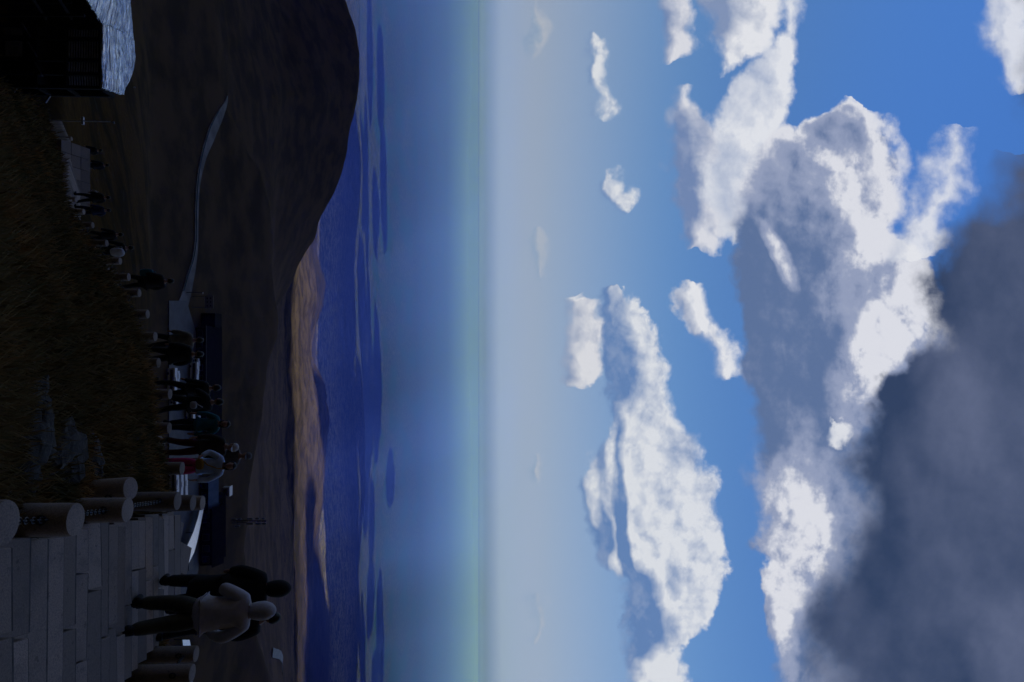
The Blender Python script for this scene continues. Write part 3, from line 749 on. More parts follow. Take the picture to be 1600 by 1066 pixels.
    for sg, A in ((-1, la), (1, ra)):
        n = len(V); sh = Vector((sg * .165, L, 1.405)); el = Vector((sg * A[0], A[1] + L, A[2])); wr = Vector((sg * A[3], A[4] + L, A[5]))
        V += [tuple(sh), tuple(sh.lerp(el, .55)), tuple(el), tuple(el.lerp(wr, .55)), tuple(el.lerp(wr, .98))]; E += [(4, n), (n, n + 1), (n + 1, n + 2), (n + 2, n + 3), (n + 3, n + 4)]
        Rr += [.090 * puff, .078 * puff, .070 * puff, .060 * puff, .050 * puff]
    child('jacket', skin_mesh([S(v) for v in V], E, [tuple(q * k for q in r) if isinstance(r, tuple) else r * k for r in Rr], 2, sub, jacket))
    # -- shoes
    for s_ in 'LR':
        an = Vector(legs[s_][2]); to = Vector(legs[s_][3]); V = []; F = []
        d = (to - an); d.z *= .3; d = d.normalized()
        tube(V, F, [S(an + d * q[0] + Vector((0, 0, q[1]))) for q in ((-.02, .09), (-.022, .05), (-.03, .0), (-.01, -.030), (.05, -.036), (.11, -.040), (.17, -.046), (.195, -.052))],
             [.052 * k, .056 * k, .060 * k, .062 * k, .056 * k, .050 * k, .040 * k, .015 * k], 12)
        me = bpy.data.meshes.new('shoe'); me.from_pydata([tuple(v) for v in V], [], F); me.polygons.foreach_set('use_smooth', [True] * len(F)); me.materials.append(shoes or M_black); child('shoe', me)
    # -- hair, hood, cap
    def hmesh(name, V, F, m):
        me = bpy.data.meshes.new(name); me.from_pydata([S(hc + rt @ v) for v in V], [], F); me.polygons.foreach_set('use_smooth', [True] * len(F)); me.materials.append(m); return child(name, me)
    if hood is not None:
        V = []; F = []
        ell(V, F, (0, -.020, .005), (.112, .130, .150), 22, 16, lambda q: Vector((q.x * (1 + .22 * max(0, -q.z) ** 2) * (1 - .10 * max(0, q.z)), (q.y if q.y < .45 else .45 + (q.y - .45) * .12) - .10 * max(0, q.z), q.z * (1.0 if q.z > 0 else 1.45) + .05 * math.sin(5 * q.x) * max(0, -q.y))))
        hmesh('hood', V, F, hood)
    elif hair:
        V = []; F = []
        def hf(q):
            p = q.copy()
            if q.y > .25 and q.z < .45: p.y = .25 + (q.y - .25) * .1
            return p
        if hair == 'short': ell(V, F, (0, -.012, .022), (.084, .098, .110), 18, 10, hf, 0, .62)
        else: ell(V, F, (0, -.014, .018), (.092, .102, .116), 18, 14, lambda q: hf(Vector((q.x * (1 + .25 * max(0, -q.z)), q.y - (.2 * -q.z if q.z < 0 else 0), q.z * (1 if q.z > 0 else 1.9)))), 0, .86)
        hmesh('hair', V, F, hairm or M_hair)
    if hat is not None:
        V = []; F = []
        ell(V, F, (0, -.004, .052), (.096, .108, .098), 20, 8, None, 0, .52)
        br = [(.0 + .075 * math.cos(t_), .070 + .115 * math.sin(t_), .050 - .012 * math.sin(t_)) for t_ in np.linspace(-.15, math.pi + .15, 13)]
        n = len(V); V += [Vector(p) for p in br] + [Vector((p[0], p[1], p[2] + .008)) for p in br]; m_ = len(br)
        F += [tuple(range(n, n + m_)), tuple(range(n + m_, n + 2 * m_))[::-1]] + [(n + i, n + (i + 1) % m_, n + m_ + (i + 1) % m_, n + m_ + i) for i in range(m_)]
        hmesh('cap', V, F, hat)
    return o
def cloth(name, c, c2=None, b=.5): return mat(name, c, .9, c2, 9, b, 26, coord='Object')
C_grey = cloth('grey_cotton', (.46, .43, .44), (.38, .36, .37)); C_khaki = cloth('khaki_cotton', (.060, .054, .038), (.042, .038, .028))
C_navy = cloth('navy_cloth', (.010, .012, .024)); C_blue = cloth('light_blue_jacket', (.46, .56, .72), (.38, .47, .62)); C_pink = cloth('pink_trousers', (.48, .025, .13), (.40, .02, .10))
C_brown = cloth('dark_brown_jacket', (.030, .025, .022)); C_teal = cloth('teal_jacket', (.012, .13, .17)); C_beige = cloth('beige_jacket', (.17, .155, .13)); C_white = cloth('white_cloth', (.5, .5, .52))
C_dkblue = cloth('dark_blue_jacket', (.010, .018, .06)); C_plum = cloth('dark_plum_jacket', (.016, .010, .012)); C_red = cloth('dark_red_trousers', (.06, .01, .01)); C_cream = cloth('cream_cap', (.55, .50, .44)); C_greyhat = cloth('grey_hat', (.13, .13, .145))
GP = 'walkers on the stone path'
def on_stair(u, D):
    a, _ = pix(u, 250); return Vector((float(a) * D, D, stair_z(D)))
PI = math.pi
p = on_stair(961, 8.75); PM1 = person(p, 1.80, -.05, 'person in grey hooded top and khaki trousers walking down the steps', 'walkers on the upper steps', C_grey, C_khaki, hood=C_grey, fingers=True, stride=.17, lift=.05,
    hem=.80, puff=1.17, legw=1.28, lean=.05, arms={'L': (.30, -.03, 1.16, .22, .16, 1.13), 'R': (.31, -.02, 1.15, .27, .12, .93)})
p = on_stair(925, 10.4); person(p, 1.97, -.1, 'person in a long black hooded coat left of the grey hooded walker', 'walkers on the upper steps', M_black, M_black, hood=M_black, stride=.20, hem=.42, puff=1.16, legw=1.2, arms={'L': (.26, -.02, 1.14, .22, .12, .95)})
p = on_stair(972, 10.9); person(p, 1.84, .0, 'person in dark navy clothes half hidden in front of the grey hooded walker', 'walkers on the upper steps', M_black, C_navy, hair='short', stride=.22, puff=1.22, hem=.75)
p = path_at(729); p.z += .12; person(p, 1.70, PI - .15, 'person in pink trousers and pale blue jacket coming up the path', GP, C_blue, C_pink, hair='long', fingers=True, puff=1.02, hem=.88, legw=1.15, stride=.12, arms={'L': (.30, .02, 1.16, .30, .14, .95), 'R': (.31, .02, 1.15, .22, .20, 1.06)})
PL = p.copy()
p = path_at(696); p.y += .45; p.x += .12; person(p, 1.76, PI + .2, 'person in cream cap and dark brown jacket beside the pink trousers', GP, C_brown, C_red, hair='short', hat=C_cream, fingers=True, puff=1.05, stride=.12)
p = path_at(705); p.y += 1.5; p.x += .35; person(p, 1.70, PI, 'person in grey hat behind the walker with pink trousers', GP, C_greyhat, M_black, hair='short', hat=C_greyhat)
p = path_at(668); p.y += .5; person(p, 1.62, PI - .3, 'person in teal jacket on the path left of the cream cap', GP, C_teal, C_navy, hair='long')
p = path_at(632); p.y += .3; person(p, 1.72, .5, 'person all in black with white bag in mid path', GP, M_black, M_black, hair='short', puff=1.1, arms={'L': (.33, .05, 1.18, .22, .2, 1.1)}); PB = p.copy()
p = path_at(612); p.y += .6; person(p, 1.66, .6, 'person in black close behind the one with the white bag', GP, M_black, M_black, hair='short', puff=1.05)
p = path_at(555); person(p, 1.74, .3, 'person in black puffy jacket seen from behind by the posts', GP, M_black, M_black, hair='short', puff=1.25); 
p = path_at(533); p.y += .5; person(p, 1.72, .4, 'person in beige jacket next to the black puffy jacket', GP, C_beige, M_black, hair='short', puff=1.1)
p = path_at(441); p.z += .42; person(p, 1.84, .6, 'person in long dark plum coat carrying a teal bag', GP, C_plum, M_black, hair='short', puff=1.25, hem=.62); PT = p.copy()
p = path_at(392); person(p, 1.74, .7, 'person in black leaning forward under a white backpack', GP, M_black, M_black, hair='short', lean=.20); PK = p.copy()
p = path_at(366); p.y += .4; person(p, 1.68, .7, 'person in black just below the white backpack carrier', GP, M_black, M_black, hair='short', lean=.10)
p = path_at(330); person(p, 1.70, .8, 'person in dark blue jacket alone on the lower path', GP, C_dkblue, C_navy, hair='short', puff=1.1)
p = path_at(308); person(p, 1.74, .8, 'person in black holding a small white bag low on the path', GP, M_black, M_black, hair='short', puff=1.15); PS = p.copy()
p = path_at(256); p.y += .3; person(p, 1.72, .9, 'person in navy top and pale trousers at the far landing', GP, C_navy, C_greyhat, hair='short', puff=1.05)
p = path_at(233); p.y += .4; person(p, 1.74, .9, 'person in black farthest down the lower path', GP, M_black, M_black, hair='short', puff=1.15)

def bag(name, label, cat, c, r, m, strap=None, rotz=0.0):
    V = []; F = []
    ell(V, F, (0, 0, 0), r, 16, 12, lambda q: Vector((math.copysign(abs(q.x) ** .6, q.x), math.copysign(abs(q.y) ** .6, q.y), math.copysign(abs(q.z) ** .7, q.z))))
    o = mesh_obj(name, V, F, m, smooth=True); o.location = c; o.rotation_euler = (0, 0, rotz); tag(o, label, cat)
    if strap:
        V = []; F = []; tube(V, F, strap, .012, 6); mesh_obj('strap', V, F, m, o, True)
    return o
M_yellow = mat('yellow_leather', (.35, .20, .02), .6, bstr=.2)
bag('shoulder_bag', 'yellow shoulder bag worn over the pale blue jacket', 'bag', PL + Vector((-.08, -.20, 1.00)), (.12, .05, .08), M_yellow, [(-.10, .02, .03), (.02, -.01, .16), (.10, .03, .34), (.14, .12, .46)])
bag('backpack', 'white backpack on the leaning black walker', 'backpack', PK + Vector((.06, -.10, 1.28)), (.17, .11, .25), C_white, [(-.12, .05, .2), (-.14, .16, .15), (-.12, .18, -.1), (-.10, .05, -.2)], .7)
bag('shopping_bag', 'teal bag carried by the dark plum coat', 'bag', PT + Vector((-.30, -.10, 1.02)), (.13, .09, .22), C_teal, [(-.05, 0, .2), (-.03, .0, .30), (.03, 0, .30), (.05, 0, .2)])
bag('shoulder_bag', 'white bag on the back of the person all in black', 'bag', PB + Vector((.02, -.20, 1.12)), (.09, .05, .08), C_white, [(-.06, .02, .04), (0, 0, .12), (.06, .05, .2)])
bag('shopping_bag', 'small white bag held low by a black walker', 'bag', PS + Vector((-.32, .05, .95)), (.08, .06, .14), C_white, [(-.05, 0, .12), (-.02, .0, .2), (.02, 0, .2), (.05, 0, .12)])
V = []; F = []; bx(V, F, (0, 0, 0), (.012, .075, .15)); ph = mesh_obj('phone', V, F, mat('black_glass', (.01, .01, .012), .2)); bevel(ph, .006)
tag(ph, 'black phone in the right hand of the grey hooded walker', 'phone')
ph.location = PM1.matrix_basis @ Vector((.30, .20, .86)); ph.rotation_euler = (R(-50), 0, 0)
# ------------------------------------------------------------------ the building wrapped in silver sheeting (upper left of the photograph)
M_dark = mat('dark_timber', (.012, .011, .011), .8, bstr=.3, bscale=30)
M_steel = mat('grey_steel', (.10, .11, .15), .5, metal=.5)
M_slat = mat('weathered_slat', (.50, .49, .50), .6, (.32, .32, .33), 3)
def silver():
    m, t, b = new_mat('silver_sheeting'); b.inputs['Metallic'].default_value = 1.0; b.inputs['Roughness'].default_value = .20
    v = tcoord(t); setc(t, b, mixc(t, noise(t, v, 1.6, 5).ss(.42, .62), (.74, .77, .82), (.40, .43, .50)))
    n1 = t.nodes.new('ShaderNodeMapping'); n1.inputs['Rotation'].default_value = (0, 0, R(32)); n1.inputs['Scale'].default_value = (.35, 2.2, 1)
    t.links.new(v.s, n1.inputs['Vector']); w = N(t, n1.outputs[0])
    bump(t, b, noise(t, w, 1.8, 3, .5, .5), .8, .45); return m
M_silver = silver()
B0 = at(40, 163, 38); B1 = at(137, 163, 38)
B1 = Vector((B1.x, B1.y, B0.z)); gz = B0.z - 5.6
bld = empty('timber_building', (B1.x, B1.y, gz)); tag(bld, 'dark slatted building with a creased silver roof', 'building')
def loc(p): return Vector(p) - bld.location
def bpart(name, V, F, m): return mesh_obj(name, [loc(v) for v in V], F, m, bld)
# roof: sagging creased sheets
def roof(P, name, nu=40, nv=24, sag=.10, seed=1):
    V = []; F = []
    for j in range(nv + 1):
        for i in range(nu + 1):
            s_ = i / nu; t_ = j / nv
            p = (P[0] * (1 - s_) + P[1] * s_) * (1 - t_) + (P[3] * (1 - s_) + P[2] * s_) * t_
            w = math.sin(math.pi * t_) ** .7 * math.sin(math.pi * s_) ** .5
            cr = float(fbm(np.array([p.x * 1.1 + p.y * .9 + seed]), np.array([p.x * .5 - p.y * .45]), 2, seed)[0])
            V.append(p + Vector((0, 0, cr * .35 * min(1, w * 1.5) + .22 * w)))
    n = len(V)
    for j in range(nv):
        for i in range(nu):
            a = j * (nu + 1) + i; F.append((a, a + 1, a + nu + 2, a + nu + 1))
    top = len(V); V += [v - Vector((0, 0, .10)) for v in V[:n]]
    F += [tuple(top + q for q in f[::-1]) for f in F[:nu * nv]]
    rim = [i for i in range(nu + 1)] + [j * (nu + 1) + nu for j in range(1, nv + 1)] + [nv * (nu + 1) + i for i in range(nu - 1, -1, -1)] + [j * (nu + 1) for j in range(nv - 1, 0, -1)]
    for a, b_ in zip(rim, rim[1:] + rim[:1]): F.append((a, a + top, b_ + top, b_))
    o = mesh_obj(name, [loc(v) for v in V], F, M_silver, bld); o.data.polygons.foreach_set('use_smooth', [k_ < nu * nv for k_ in range(len(F))]); return o
zr = B0.z
tip = at(148, 185, 39.4); far_r = at(104, 209, 42.2); far_l = at(66, 210, 42.4)
RJ = at(64, 209, 42.3)
def loft(lo_, up_, name, nu=60, nv=28):
    def along(L_, s_):
        for (a_, p_), (b_, q_) in zip(L_[:-1], L_[1:]):
            if s_ <= b_: return p_.lerp(q_, (s_ - a_) / (b_ - a_))
        return L_[-1][1]
    V = []; F = []
    for j in range(nv + 1):
        for i in range(nu + 1):
            s_ = i / nu; t_ = j / nv; p = along(lo_, s_).lerp(along(up_, s_), t_)
            w = math.sin(math.pi * t_) ** .6
            cr = float(fbm(np.array([p.x * 1.3 + p.y * 1.0 + 2]), np.array([p.x * .35 - p.y * .3]), 3, 2)[0])
            V.append(p + Vector((0, 0, (cr * .24 + .30) * w)))
    n = len(V)
    for j in range(nv):
        for i in range(nu):
            a = j * (nu + 1) + i; F.append((a, a + 1, a + nu + 2, a + nu + 1))
    V += [v - Vector((0, 0, .08)) for v in V[:n]]
    F += [tuple(n + q for q in f[::-1]) for f in F[:nu * nv]]
    rim = [i for i in range(nu + 1)] + [j * (nu + 1) + nu for j in range(1, nv + 1)] + [nv * (nu + 1) + i for i in range(nu - 1, -1, -1)] + [j * (nu + 1) for j in range(nv - 1, 0, -1)]
    for a, b_ in zip(rim, rim[1:] + rim[:1]): F.append((a, a + n, b_ + n, b_))
    o = mesh_obj(name, [loc(v) for v in V], F, M_silver, bld); o.data.polygons.foreach_set('use_smooth', [k_ < nu * nv for k_ in range(len(F))])
E_ = Vector((0, -.25, 0))
loft([(0, B0 + E_), (.84, B1 + Vector((.12, -.25, 0))), (1.0, tip)], [(0, RJ), (.35, at(88, 211, 42.4)), (.62, at(108, 209, 42.2)), (.85, at(128, 201, 41.2)), (1.0, at(147.5, 187, 39.8))], 'roof_sheet')
roof([at(-60, 98, 33.0), B0 + Vector((0, -.25, 0)), RJ, at(-90, 197, 40)], 'roof_sheet', seed=2)
def zat(x, D=38): return float(e_of(x)) * D
def xat(u, D=38, x=80): return float(pix(u, x)[0]) * D
for u in (41, 60, 93, 115, 136):
    V = []; F = []; X = xat(u); beam(V, F, (X, 38.0, gz - 1.5), (X, 38.0, zr - .10), .17, .17); bpart('column', V, F, M_dark)
for q, (u, D) in enumerate(((41, 39.2), (93, 39.2), (136, 39.2))):
    V = []; F = []; X = xat(u); beam(V, F, (X, D, gz - 1.5), (X, D, zr - .10), .14, .14); bpart('column', V, F, M_dark)
for x in (2, 58, 104, 160):
    V = []; F = []; z = zat(x) if x < 160 else zr - .14; beam(V, F, (xat(40) - .1, 37.93, z), (xat(137) + .06, 37.93, z), .14, .16); bpart('beam', V, F, M_dark)
    V = []; F = []; beam(V, F, (xat(137), 38.1, z), (xat(137), 39.2, z), .14, .16); bpart('beam', V, F, M_dark)
# horizontal slats between the columns, back wall, floor
for (u0, u1) in ((42, 60), (60, 93), (93, 115), (115, 136)):
    V = []; F = []
    z = zat(107)
    while z < zr - .3:
        beam(V, F, (xat(u0) + .10, 38.06, z), (xat(u1) - .10, 38.06, z + .03 * math.sin(u0)), .030, .052); z += .135
    o = bpart('slat_panel', V, F, M_slat)
V = []; F = []; bx(V, F, ((xat(41) + xat(136)) / 2, 39.3, (gz + zr) / 2 - .8), (xat(136) - xat(41) + .1, .08, zr - gz + 1.0)); bpart('back_wall', V, F, M_dark)
V = []; F = []; bx(V, F, ((xat(41) + xat(136)) / 2, 38.7, zat(56)), (xat(136) - xat(41), 1.2, .10)); bpart('floor_deck', V, F, M_dark)
# corrugated panels low down, diagonal rails
for (u0, u1) in ((36, 58), (62, 91)):
    V = []; F = []; n_ = 26
    for i in range(n_ + 1):
        X = xat(u0) + (xat(u1) - xat(u0)) * i / n_; Y = 38.25 + .025 * math.cos(i * math.pi)
        V += [Vector((X, Y, zat(3))), Vector((X, Y, zat(30)))]
    F = [(2 * i, 2 * i + 2, 2 * i + 3, 2 * i + 1) for i in range(n_)]
    bpart('corrugated_panel', V, F, M_slat)
for (a, b_, w) in (((26, -40, 34.8), (72, 30, 37.5), .16), ((68, -40, 34.8), (112, 30, 37.5), .16)):
    V = []; F = []; beam(V, F, at(a[1], a[0], a[2]), at(b_[1], b_[0], b_[2]), w, .08); bpart('stair_rail', V, F, M_steel)
for u, x0, x1 in ((36, 34, 48), (66, 44, 57), (97, 54, 66)):
    V = []; F = []; beam(V, F, at(u, x0, 37.7), at(u + 22, x1, 37.7), .14, .05); bpart('stair_rail', V, F, M_steel)
for u in (4, 24):
    V = []; F = []; beam(V, F, at(u, -30, 36.6), at(u, 108 + u, 36.6), .13, .13); bpart('column', V, F, M_dark)
V = []; F = []; bx(V, F, (xat(20) - 1.0, 39.5, (gz + zr) / 2 - .6), (3.2, .1, zr - gz - .4)); bpart('back_wall', V, F, M_dark)
for u in (133, 128):
    V = []; F = []; beam(V, F, (xat(136) + .05, 38.1 + (133 - u) * .2, zat(24 + (133 - u) * 7)), (xat(136) + .45, 38.2 + (133 - u) * .2, zat(14 + (133 - u) * 7)), .10, .06); bpart('brace', V, F, M_steel)

# ------------------------------------------------------------------ measuring pole
g0 = at(190, 62, 42); t0 = at(190, 172, 42)
pole = empty('weather_pole', (t0.x, t0.y, g0.z)); tag(pole, 'thin pole with two white boxes beside the silver roof', 'pole')
hh = t0.z - g0.z; V = []; F = []; tube(V, F, [(0, 0, -.6), (0, 0, hh)], .032, 8); mesh_obj('mast', V, F, mat('pale_steel', (.42, .43, .46), .5), pole)
zb = at(190, 130, 42).z - g0.z
M_wbox = mat('white_enamel', (.72, .74, .80), .3)
for s_ in (-1, 1):
    V = []; F = []; bx(V, F, (s_ * .13, -.06, zb), (.19, .12, .13)); bevel(mesh_obj('instrument_box', V, F, M_wbox, pole), .01)
V = []; F = []; bx(V, F, (0, -.03, .55), (.16, .08, .10)); mesh_obj('junction_box', V, F, M_steel, pole)
V = []; F = []; tube(V, F, [(0, 0, hh), (.06, 0, hh + .12), (.0, 0, hh + .22)], .02, 6); lathe(V, F, [(.01, .0), (.07, .03), (.07, .10), (.01, .13)], 12, (.06, 0, hh + .14)); mesh_obj('sensor_head', V, F, M_steel, pole)

# ------------------------------------------------------------------ the saddle: car park, road, buildings, vehicles
def gp(u, x, lift=0.0, D0=None):
    """ground point seen at a picture position"""
    Ds = np.exp(np.linspace(math.log(120), math.log(1400), 900)) if D0 is None else np.linspace(D0[0], D0[1], 900)
    a, e = pix(u, x); z = H(float(a) * Ds, Ds); k_ = np.argmax(z >= float(e) * Ds) 
    D = Ds[k_]; return Vector((float(a) * D, D, float(z[k_]) + lift))
def asphalt():
    m, t, b = new_mat('asphalt'); b.inputs['Roughness'].default_value = .7; v = geo(t)
    setc(t, b, mixc(t, noise(t, v, .25, 6).ss(.4, .62), (.085, .085, .095), (.060, .060, .066))); bump(t, b, noise(t, v, 30, 3), .3, .01); return m
M_asph = asphalt(); M_pale = mat('pale_concrete', (.32, .31, .32), .8, (.24, .235, .24), .2, coord='Object'); M_road = mat('worn_road', (.20, .19, .19), .85, (.10, .095, .092), .12, .3, 3, coord='Object', detail=7)
def ribbon(name, pts, widths, m, kind_label, lift=.35, D0=None):
    P = [gp(u, x, 0, D0) for u, x in pts]; C_ = []; W_ = []
    for i in range(len(P) - 1):
        for q in range(10):
            t_ = q / 10; C_.append(P[i].lerp(P[i + 1], t_)); W_.append(widths[i] * (1 - t_) + widths[i + 1] * t_)
    C_.append(P[-1]); W_.append(widths[-1])
    for _ in range(12): C_ = [C_[0]] + [(C_[i - 1] + C_[i] * 2 + C_[i + 1]) / 4 for i in range(1, len(C_) - 1)] + [C_[-1]]
    V = []; F = []
    for i, c in enumerate(C_):
        d = C_[min(i + 1, len(C_) - 1)] - C_[max(i - 1, 0)]; d.z = 0; d.normalize(); n_ = Vector((-d.y, d.x, 0))
        e_ = [c + n_ * (W_[i] / 2), c - n_ * (W_[i] / 2)]
        zz = max(h1(q.x, q.y) for q in e_ + [c]) + lift
        for q in e_: V.append(Vector((q.x, q.y, zz)))
        for q in e_: V.append(Vector((q.x, q.y, zz - 1.2)))
    for i in range(len(C_) - 1):
        a, b_ = i * 4, i * 4 + 4; F += [(a, b_, b_ + 1, a + 1), (a, a + 2, b_ + 2, b_), (a + 1, b_ + 1, b_ + 3, a + 3)]
    o = mesh_obj(name, V, F, m); tag(o, kind_label, name, kind='structure'); return C_, W_
road_pts = [(150, 354), (160, 352), (185, 340), (210, 328), (240, 317), (270, 310), (300, 307), (340, 306), (380, 305), (410, 302), (440, 295), (470, 287), (500, 277), (530, 270)]
RC, RW = ribbon('road', road_pts, [1, 2.5, 6, 7, 5, 4, 3.5, 3.5, 3.5, 4.5, 7, 8, 9, 10], M_road, 'pale mountain road curving along the dark slope')
# car park
V = [Vector((*(gp(u, x)).xy, 0)) for u, x in ((470, 262), (470, 290), (520, 304), (700, 308), (890, 308), (960, 288), (960, 262))]
zc = max(h1(v.x + dx, v.y) for v in V for dx in (-4, 0, 4)); zc = max(zc, ZP + .3) 
V = [Vector((v.x, v.y, zc)) for v in V]; V += [Vector((v.x, v.y, zc - 3)) for v in V]; n7 = 7
F = [tuple(range(n7))] + [(i, i + n7, (i + 1) % n7 + n7, (i + 1) % n7) for i in range(n7)]
tag(mesh_obj('parking_lot', V, F, M_asph), 'grey asphalt car park on the saddle', 'car park', kind='structure')
def slope_track(name, pts, w, D0): ribbon(name, pts, w, M_pale, 'pale bend of a track on the far slope', .8, D0)
slope_track('track', [(1020, 424), (1022, 432), (1028, 438), (1040, 440), (1052, 441)], [9, 9, 8, 5, 3], (440, 900))
slope_track('track', [(586, 421), (612, 418.5), (640, 413), (660, 408)], [1.5, 5, 6, 2], (330, 430))
# blue guard rail along the road
gr = empty('guardrail', RC[30]); tag(gr, 'blue guard rail following the pale mountain road', 'guard rail')
M_brail = mat('blue_rail', (.03, .10, .16), .5, metal=.3)
pts = []
for i in range(20, len(RC) - 22, 2):
    d = RC[i + 1] - RC[i - 1]; d.z = 0; d.normalize(); n_ = Vector((-d.y, d.x, 0)); n_ = n_ if n_.y < 0 else -n_
    p = RC[i] + n_ * (RW[i] / 2 + .3); p.z = max(h1(p.x, p.y), h1(RC[i].x, RC[i].y)) + .3; pts.append(p)
V = []; F = []
for a, b_ in zip(pts[:-1], pts[1:]): beam(V, F, a + Vector((0, 0, .7)), b_ + Vector((0, 0, .7)), .12, .38)
mesh_obj('rail', [v - gr.location for v in V], F, M_brail, gr)
for p in pts[::2][:60]:
    V = []; F = []; beam(V, F, p - Vector((0, 0, 1)), p + Vector((0, 0, .8)), .14); mesh_obj('rail_post', [v - gr.location for v in V], F, M_brail, gr)

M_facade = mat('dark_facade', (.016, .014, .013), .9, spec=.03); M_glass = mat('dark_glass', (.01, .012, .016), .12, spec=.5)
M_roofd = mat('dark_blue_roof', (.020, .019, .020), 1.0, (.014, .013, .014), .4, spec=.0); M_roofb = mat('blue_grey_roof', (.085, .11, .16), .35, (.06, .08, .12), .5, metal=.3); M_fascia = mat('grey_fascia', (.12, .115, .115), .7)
def house(name, label, u0, u1, xbase, xeave, depth, m_roof, m_wall, ridge=None, flat=True, wins=8, rot=0.0, over=.8):
    a = gp((u0 + u1) / 2, xbase); D = a.y; zb_ = a.z
    X0 = float(pix(u0, xbase)[0]) * D; X1 = float(pix(u1, xbase)[0]) * D; w = X1 - X0; hgt = float(e_of(xeave)) * D - zb_
    o = empty(name, ((X0 + X1) / 2, D + depth / 2, zb_), rot); tag(o, label, 'building')
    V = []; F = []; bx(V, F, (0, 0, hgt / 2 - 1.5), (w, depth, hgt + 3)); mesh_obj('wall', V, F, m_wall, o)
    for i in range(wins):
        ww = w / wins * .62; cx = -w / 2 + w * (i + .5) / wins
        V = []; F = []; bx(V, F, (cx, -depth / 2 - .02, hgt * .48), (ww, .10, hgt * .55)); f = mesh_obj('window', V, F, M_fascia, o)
        V = []; F = []; bx(V, F, (cx, -depth / 2 - .06, hgt * .48), (ww * .86, .06, hgt * .47)); mesh_obj('pane', V, F, M_glass, f)
    V = []; F = []
    if flat:
        bx(V, F, (0, .4, hgt + .20), (w + 2 * over, depth + 2 * over, .40))
    else:
        ov = over; zr_ = hgt + (ridge or 2.0)
        for q in (0, .25):
            V += [Vector(p) for p in ((-w / 2 - ov, -depth / 2 - ov, hgt - .1 + q), (w / 2 + ov, -depth / 2 - ov, hgt - .1 + q), (w / 2 + ov, 0, zr_ + q), (-w / 2 - ov, 0, zr_ + q), (w / 2 + ov, depth / 2 + ov, hgt - .1 + q), (-w / 2 - ov, depth / 2 + ov, hgt - .1 + q))]
        F += [(0, 3, 2, 1), (3, 5, 4, 2), (6, 7, 8, 9), (9, 8, 10, 11), (0, 1, 7, 6), (5, 11, 10, 4), (0, 6, 9, 3), (3, 9, 11, 5), (1, 2, 8, 7), (2, 4, 10, 8)]
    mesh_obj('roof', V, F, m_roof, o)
    return o, w, hgt
o, w, hgt = house('visitor_centre', 'long dark visitor building with a flat blue black roof behind the walkers', 512, 690, 304, 321, 17, M_roofd, M_facade, wins=10)
V = []; F = []; beam(V, F, (-w / 2 - 1.2, -9.2, hgt + .5), (w / 2 + 1.2, -9.2, hgt + .5), .18, .3); mesh_obj('eaves_trim', V, F, M_fascia, o)
V = []; F = []; bx(V, F, (-w / 2 - 3.5, 2, 3.0), (6, 8, 6.0)); mesh_obj('side_wing', V, F, M_facade, o)
V = []; F = []; beam(V, F, (w * .05, -8.6, hgt), (w * .05, -8.6, hgt + 3.2), .10); mesh_obj('lightning_rod', V, F, M_steel, o)
house('lodge', 'dark lodge with a pale fascia right of the post row', 796, 884, 312, 332, 11, M_roofd, M_facade, ridge=2.6, flat=False, wins=5)
house('lodge', 'lodge with a blue grey metal roof beyond the post tops', 750, 800, 312, 326, 10, M_roofb, M_facade, ridge=2.2, flat=False, wins=3)
house('lodge', 'low dark hall with a long roof behind the other lodges', 776, 872, 330, 340, 9, M_roofd, M_facade, ridge=1.8, flat=False, wins=4)
house('shed', 'small white shed on the brown slope above the lodges', 762, 776, 347, 357, 3.6, M_wbox, M_pale, flat=True, wins=1, over=.2)
house('hut', 'small grey hut at the end of the bright canopy', 876, 892, 283, 293, 4, M_fascia, M_pale, flat=True, wins=1, over=.2)
# bright curved metal canopy
cz = ZP + 3.4
out = [(879, 285), (880, 295), (864, 303), (846, 308), (822, 313), (786, 320), (786, 315), (810, 309), (832, 302), (852, 293), (868, 287)]
def on_plane(u, x, z): a, e = pix(u, x); D = z / float(e); return Vector((float(a) * D, D, z))
P = [on_plane(u, x, cz) for u, x in out]; c0 = P[0]
can = empty('canopy', (c0.x, c0.y, ZP)); tag(can, 'bright curved metal canopy roof in the valley below the steps', 'canopy')
V = [p - can.location for p in P] + [p - can.location - Vector((0, 0, .35)) for p in P]; n_ = len(P)
F = [tuple(range(n_)), tuple(range(n_, 2 * n_))[::-1]] + [(i, i + n_, (i + 1) % n_ + n_, (i + 1) % n_) for i in range(n_)]
M_can = mat('canopy_metal', (.86, .88, .92), .30, (.78, .80, .86), .6, .1, 4, metal=.9); mesh_obj('roof', V, F, M_can, can)
for i in (0, 1, 3, 5, 6, 8):
    V = []; F = []; q = P[i] - can.location; q = q + ((sum((p - can.location for p in P), Vector()) / n_) - q) * .12
    beam(V, F, (q.x, q.y, -1), (q.x, q.y, q.z - .35), .25); mesh_obj('column', V, F, M_facade, can)
